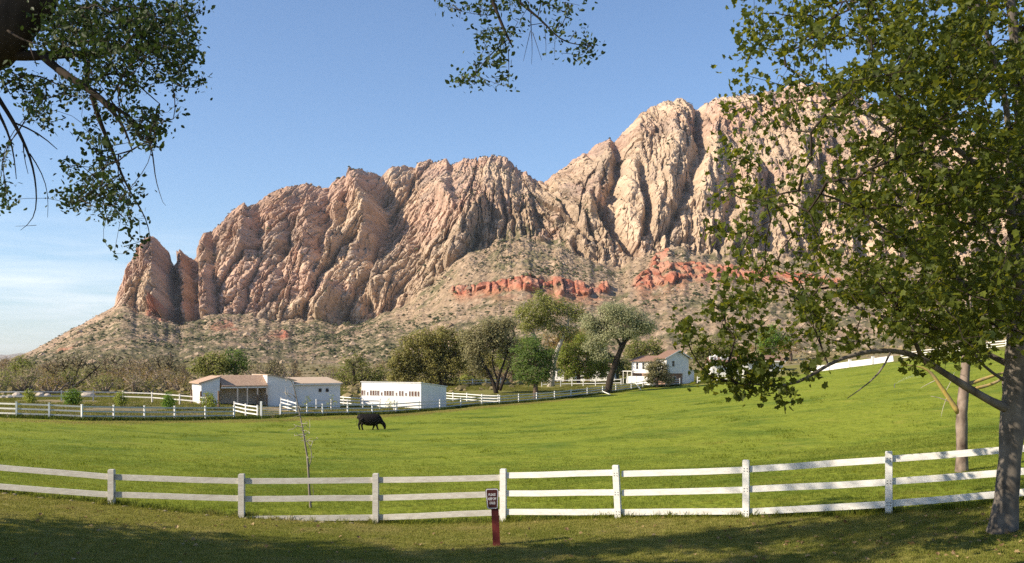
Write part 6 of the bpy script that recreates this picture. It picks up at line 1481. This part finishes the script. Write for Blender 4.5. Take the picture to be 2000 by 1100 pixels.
def field(k, y0, y1, pxa, pxb, seed, keep):
    r_ = np.random.default_rng(seed)
    y = np.sqrt(r_.uniform(y0 ** 2, y1 ** 2, k)); x = r_.uniform(pxa, pxb, k) / F * y
    ok = keep(x, y); x, y = x[ok], y[ok]
    return np.stack((x, y, ground_z(x, y)), -1)
G_lawn = grass_mat('lawn_blade', (0.145, 0.165, 0.028), (0.40, 0.36, 0.10), (0.46, 0.36, 0.16), (0.14, 0.18, 0.024), (0.30, 0.30, 0.05))
G_mead = grass_mat('meadow_blade', (0.138, 0.182, 0.028), (0.262, 0.300, 0.052), (0.32, 0.29, 0.06), (0.080, 0.135, 0.012), (0.32, 0.36, 0.03))
P = field(75000, 15.0, 27, -1080, 1080, 1, lambda x, y: y < lawn_edge(x) + 0.1)
scatter('lawn_grass', P, np.random.default_rng(2).uniform(0.6, 1.25, len(P)), tuft_mesh('lawn_tuft', 9, 0.075, 0.018, 0.055, 0.0055, 1, 1.0), G_lawn, 3)
P = field(120000, 20.5, 52, -1080, 1080, 4, lambda x, y: (y > lawn_edge(x) - 0.1) & (np.random.default_rng(14).uniform(0, 1, len(x)) < np.interp(y, [20, 30, 52], [0.95, 0.7, 0.08])))
sc_ = np.random.default_rng(5).uniform(0.6, 1.3, len(P)) * (0.8 + 0.5 * np.clip(pn(P[:, 0] / 2.2, P[:, 1] / 2.2, 150), -0.5, 1))
scatter('meadow_grass', P, sc_, tuft_mesh('meadow_tuft', 11, 0.10, 0.03, 0.085, 0.005, 2, 0.9), G_mead, 6)
P = field(150000, 30, 172, -1080, 1080, 7, lambda x, y: (y < meadow_edge(x, y) - 0.3) & (np.random.default_rng(8).uniform(0, 1, len(x)) < np.interp(y, [30, 48, 80, 172], [0.15, 0.85, 0.6, 0.35])))
sc_ = np.random.default_rng(9).uniform(0.7, 1.3, len(P)) * (0.8 + 0.5 * np.clip(pn(P[:, 0] / 6, P[:, 1] / 6, 151), -0.5, 1)) * np.interp(P[:, 1], [44, 90], [1.0, 0.75])
scatter('far_meadow_grass', P, sc_, tuft_mesh('far_meadow_tuft', 15, 0.45, 0.025, 0.075, 0.012, 3, 1.0), G_mead, 10)
# thin grass in the yard and paddock beyond the fence
P = field(100000, 88, 232, -1060, 420, 12, lambda x, y: (y > meadow_edge(x, y) + 0.5) & (pn(x / 9, y / 14, 160) > np.where(x / y * F > -200, -0.25, -0.28)))
scatter('yard_grass', P, rng.uniform(0.6, 1.4, len(P)), tuft_mesh('yard_tuft', 12, 0.5, 0.04, 0.16, 0.022, 5, 0.9), grass_mat('yard_blade', (0.11, 0.125, 0.022), (0.21, 0.20, 0.04), (0.30, 0.235, 0.10), (0.12, 0.14, 0.025), (0.25, 0.26, 0.05)), 13)
# coarser clumps standing above the grazed turf, and the dry strip below the far fence
P = field(60000, 21.5, 120, -1060, 1060, 16, lambda x, y: (y > lawn_edge(x) + 0.6) & (y < meadow_edge(x, y) - 1) & (pn(x / 5, y / 9, 170) + 0.7 * pn(x / 1.6, y / 2.2, 171) + np.random.default_rng(19).normal(0, 0.22, len(x)) > 0.55))
scatter('meadow_clumps', P, rng.uniform(0.5, 1.4, len(P)), tuft_mesh('clump_tuft', 14, 0.20, 0.05, 0.13, 0.008, 7, 0.8), grass_mat('clump_blade', (0.105, 0.145, 0.012), (0.21, 0.24, 0.022), (0.25, 0.24, 0.03), (0.09, 0.14, 0.012), (0.26, 0.31, 0.02)), 17)
fy = []
for (pa, Ya), (pb, Yb) in zip(MIDF[:-1], MIDF[1:]):
    k = int(8 * (pb - pa)); t_ = rng.uniform(0, 1, k); yv = Ya + (Yb - Ya) * t_ - np.abs(rng.normal(3.6, 1.6, k)) - 0.5; xv = (pa + (pb - pa) * t_ - 1000) / F * yv
    fy.append(np.stack((xv, yv, ground_z(xv, yv)), -1))
P = np.concatenate(fy); P = P[rng.uniform(0, 1, len(P)) < np.interp(P[:, 0] / P[:, 1] * F + 1000, [0, 500, 700, 1000, 1200], [0.25, 0.5, 0.8, 1.0, 0.2])]
scatter('dry_grass', P, rng.uniform(0.6, 1.3, len(P)), tuft_mesh('dry_tuft', 14, 0.4, 0.03, 0.09, 0.014, 8, 0.9), grass_mat('dry_blade', (0.27, 0.225, 0.06), (0.42, 0.34, 0.12), (0.45, 0.35, 0.15), (0.28, 0.25, 0.05), (0.42, 0.36, 0.10)), 18)
# longer unmown blades at the feet of the near fence
fy = []
for (xa, ya), (xb, yb) in zip(FENCE[1:-1], FENCE[2:]):
    k = 150; t_ = rng.uniform(0, 1, k); t_[:50] = np.clip(rng.normal(0, 0.05, 50) % 1.0, 0, 1)
    yv = ya + (yb - ya) * t_ + rng.normal(0.12, 0.12, k); xv = xa + (xb - xa) * t_
    fy.append(np.stack((xv, yv, ground_z(xv, yv)), -1))
P = np.concatenate(fy)
scatter('fence_foot_grass', P, rng.uniform(0.5, 1.3, len(P)), tuft_mesh('fence_foot_tuft', 14, 0.10, 0.06, 0.20, 0.006, 6, 0.6), grass_mat('fence_foot_blade', (0.11, 0.14, 0.016), (0.24, 0.25, 0.04), (0.36, 0.29, 0.12), (0.11, 0.15, 0.02), (0.28, 0.30, 0.04)), 15)
# ranker weeds along the foot of the far fence
fy = []
for (pa, Ya), (pb, Yb) in zip(MIDF[:-1], MIDF[1:]):
    k = 60; t_ = rng.uniform(0, 1, k); yv = Ya + (Yb - Ya) * t_ + rng.normal(0, 0.5, k); xv = (pa + (pb - pa) * t_ - 1000) / F * yv
    fy.append(np.stack((xv, yv, ground_z(xv, yv)), -1))
P = np.concatenate(fy)
G_weed = grass_mat('fence_weed_blade', (0.035, 0.055, 0.010), (0.10, 0.125, 0.020), (0.14, 0.13, 0.03), (0.05, 0.08, 0.012), (0.15, 0.2, 0.03))
scatter('fence_weeds', P, rng.uniform(0.6, 1.4, len(P)), tuft_mesh('weed_tuft', 16, 0.4, 0.12, 0.34, 0.025, 4, 0.7), G_weed, 11)

# fallen leaves lying on the mown lawn
k = 520; r_ = np.random.default_rng(20)
y = r_.uniform(16.5, 25, k); x = np.where(r_.uniform(0, 1, k) < 0.6, r_.normal(8.5, 3.2, k), r_.uniform(-12, 12, k))
ok = y < lawn_edge(x) - 0.2; x, y = x[ok], y[ok]
fl_ = MB(); add_leaves(fl_, np.stack((x, y, ground_z(x, y) + 0.045), -1), 0.085, T_MAPLE, r_, r_.uniform(0, 1, len(x)), up=2.5)
tag(fl_.build('fallen_leaves', leaf_mat('dry_leaf', (0.12, 0.07, 0.03), (0.36, 0.26, 0.12), (0.3, 0.2, 0.08), tw=0.2)), kind='stuff')

# ------------------------------------------------------------------ the air
hz = MB()
hz.box((0, 8000, 315), (72000, 20500, 1010))
mh = bpy.data.materials.new('haze_air'); mh.use_nodes = True
n = mh.node_tree; n.nodes.clear()
o_ = n.nodes.new('ShaderNodeOutputMaterial'); pv = n.nodes.new('ShaderNodeVolumePrincipled')
pv.inputs['Color'].default_value = (0.86, 0.92, 1.0, 1); pv.inputs['Density'].default_value = 2.9e-5; pv.inputs['Anisotropy'].default_value = 0.2
n.links.new(pv.outputs[0], o_.inputs['Volume'])
tag(hz.build('haze', mh), kind='stuff')
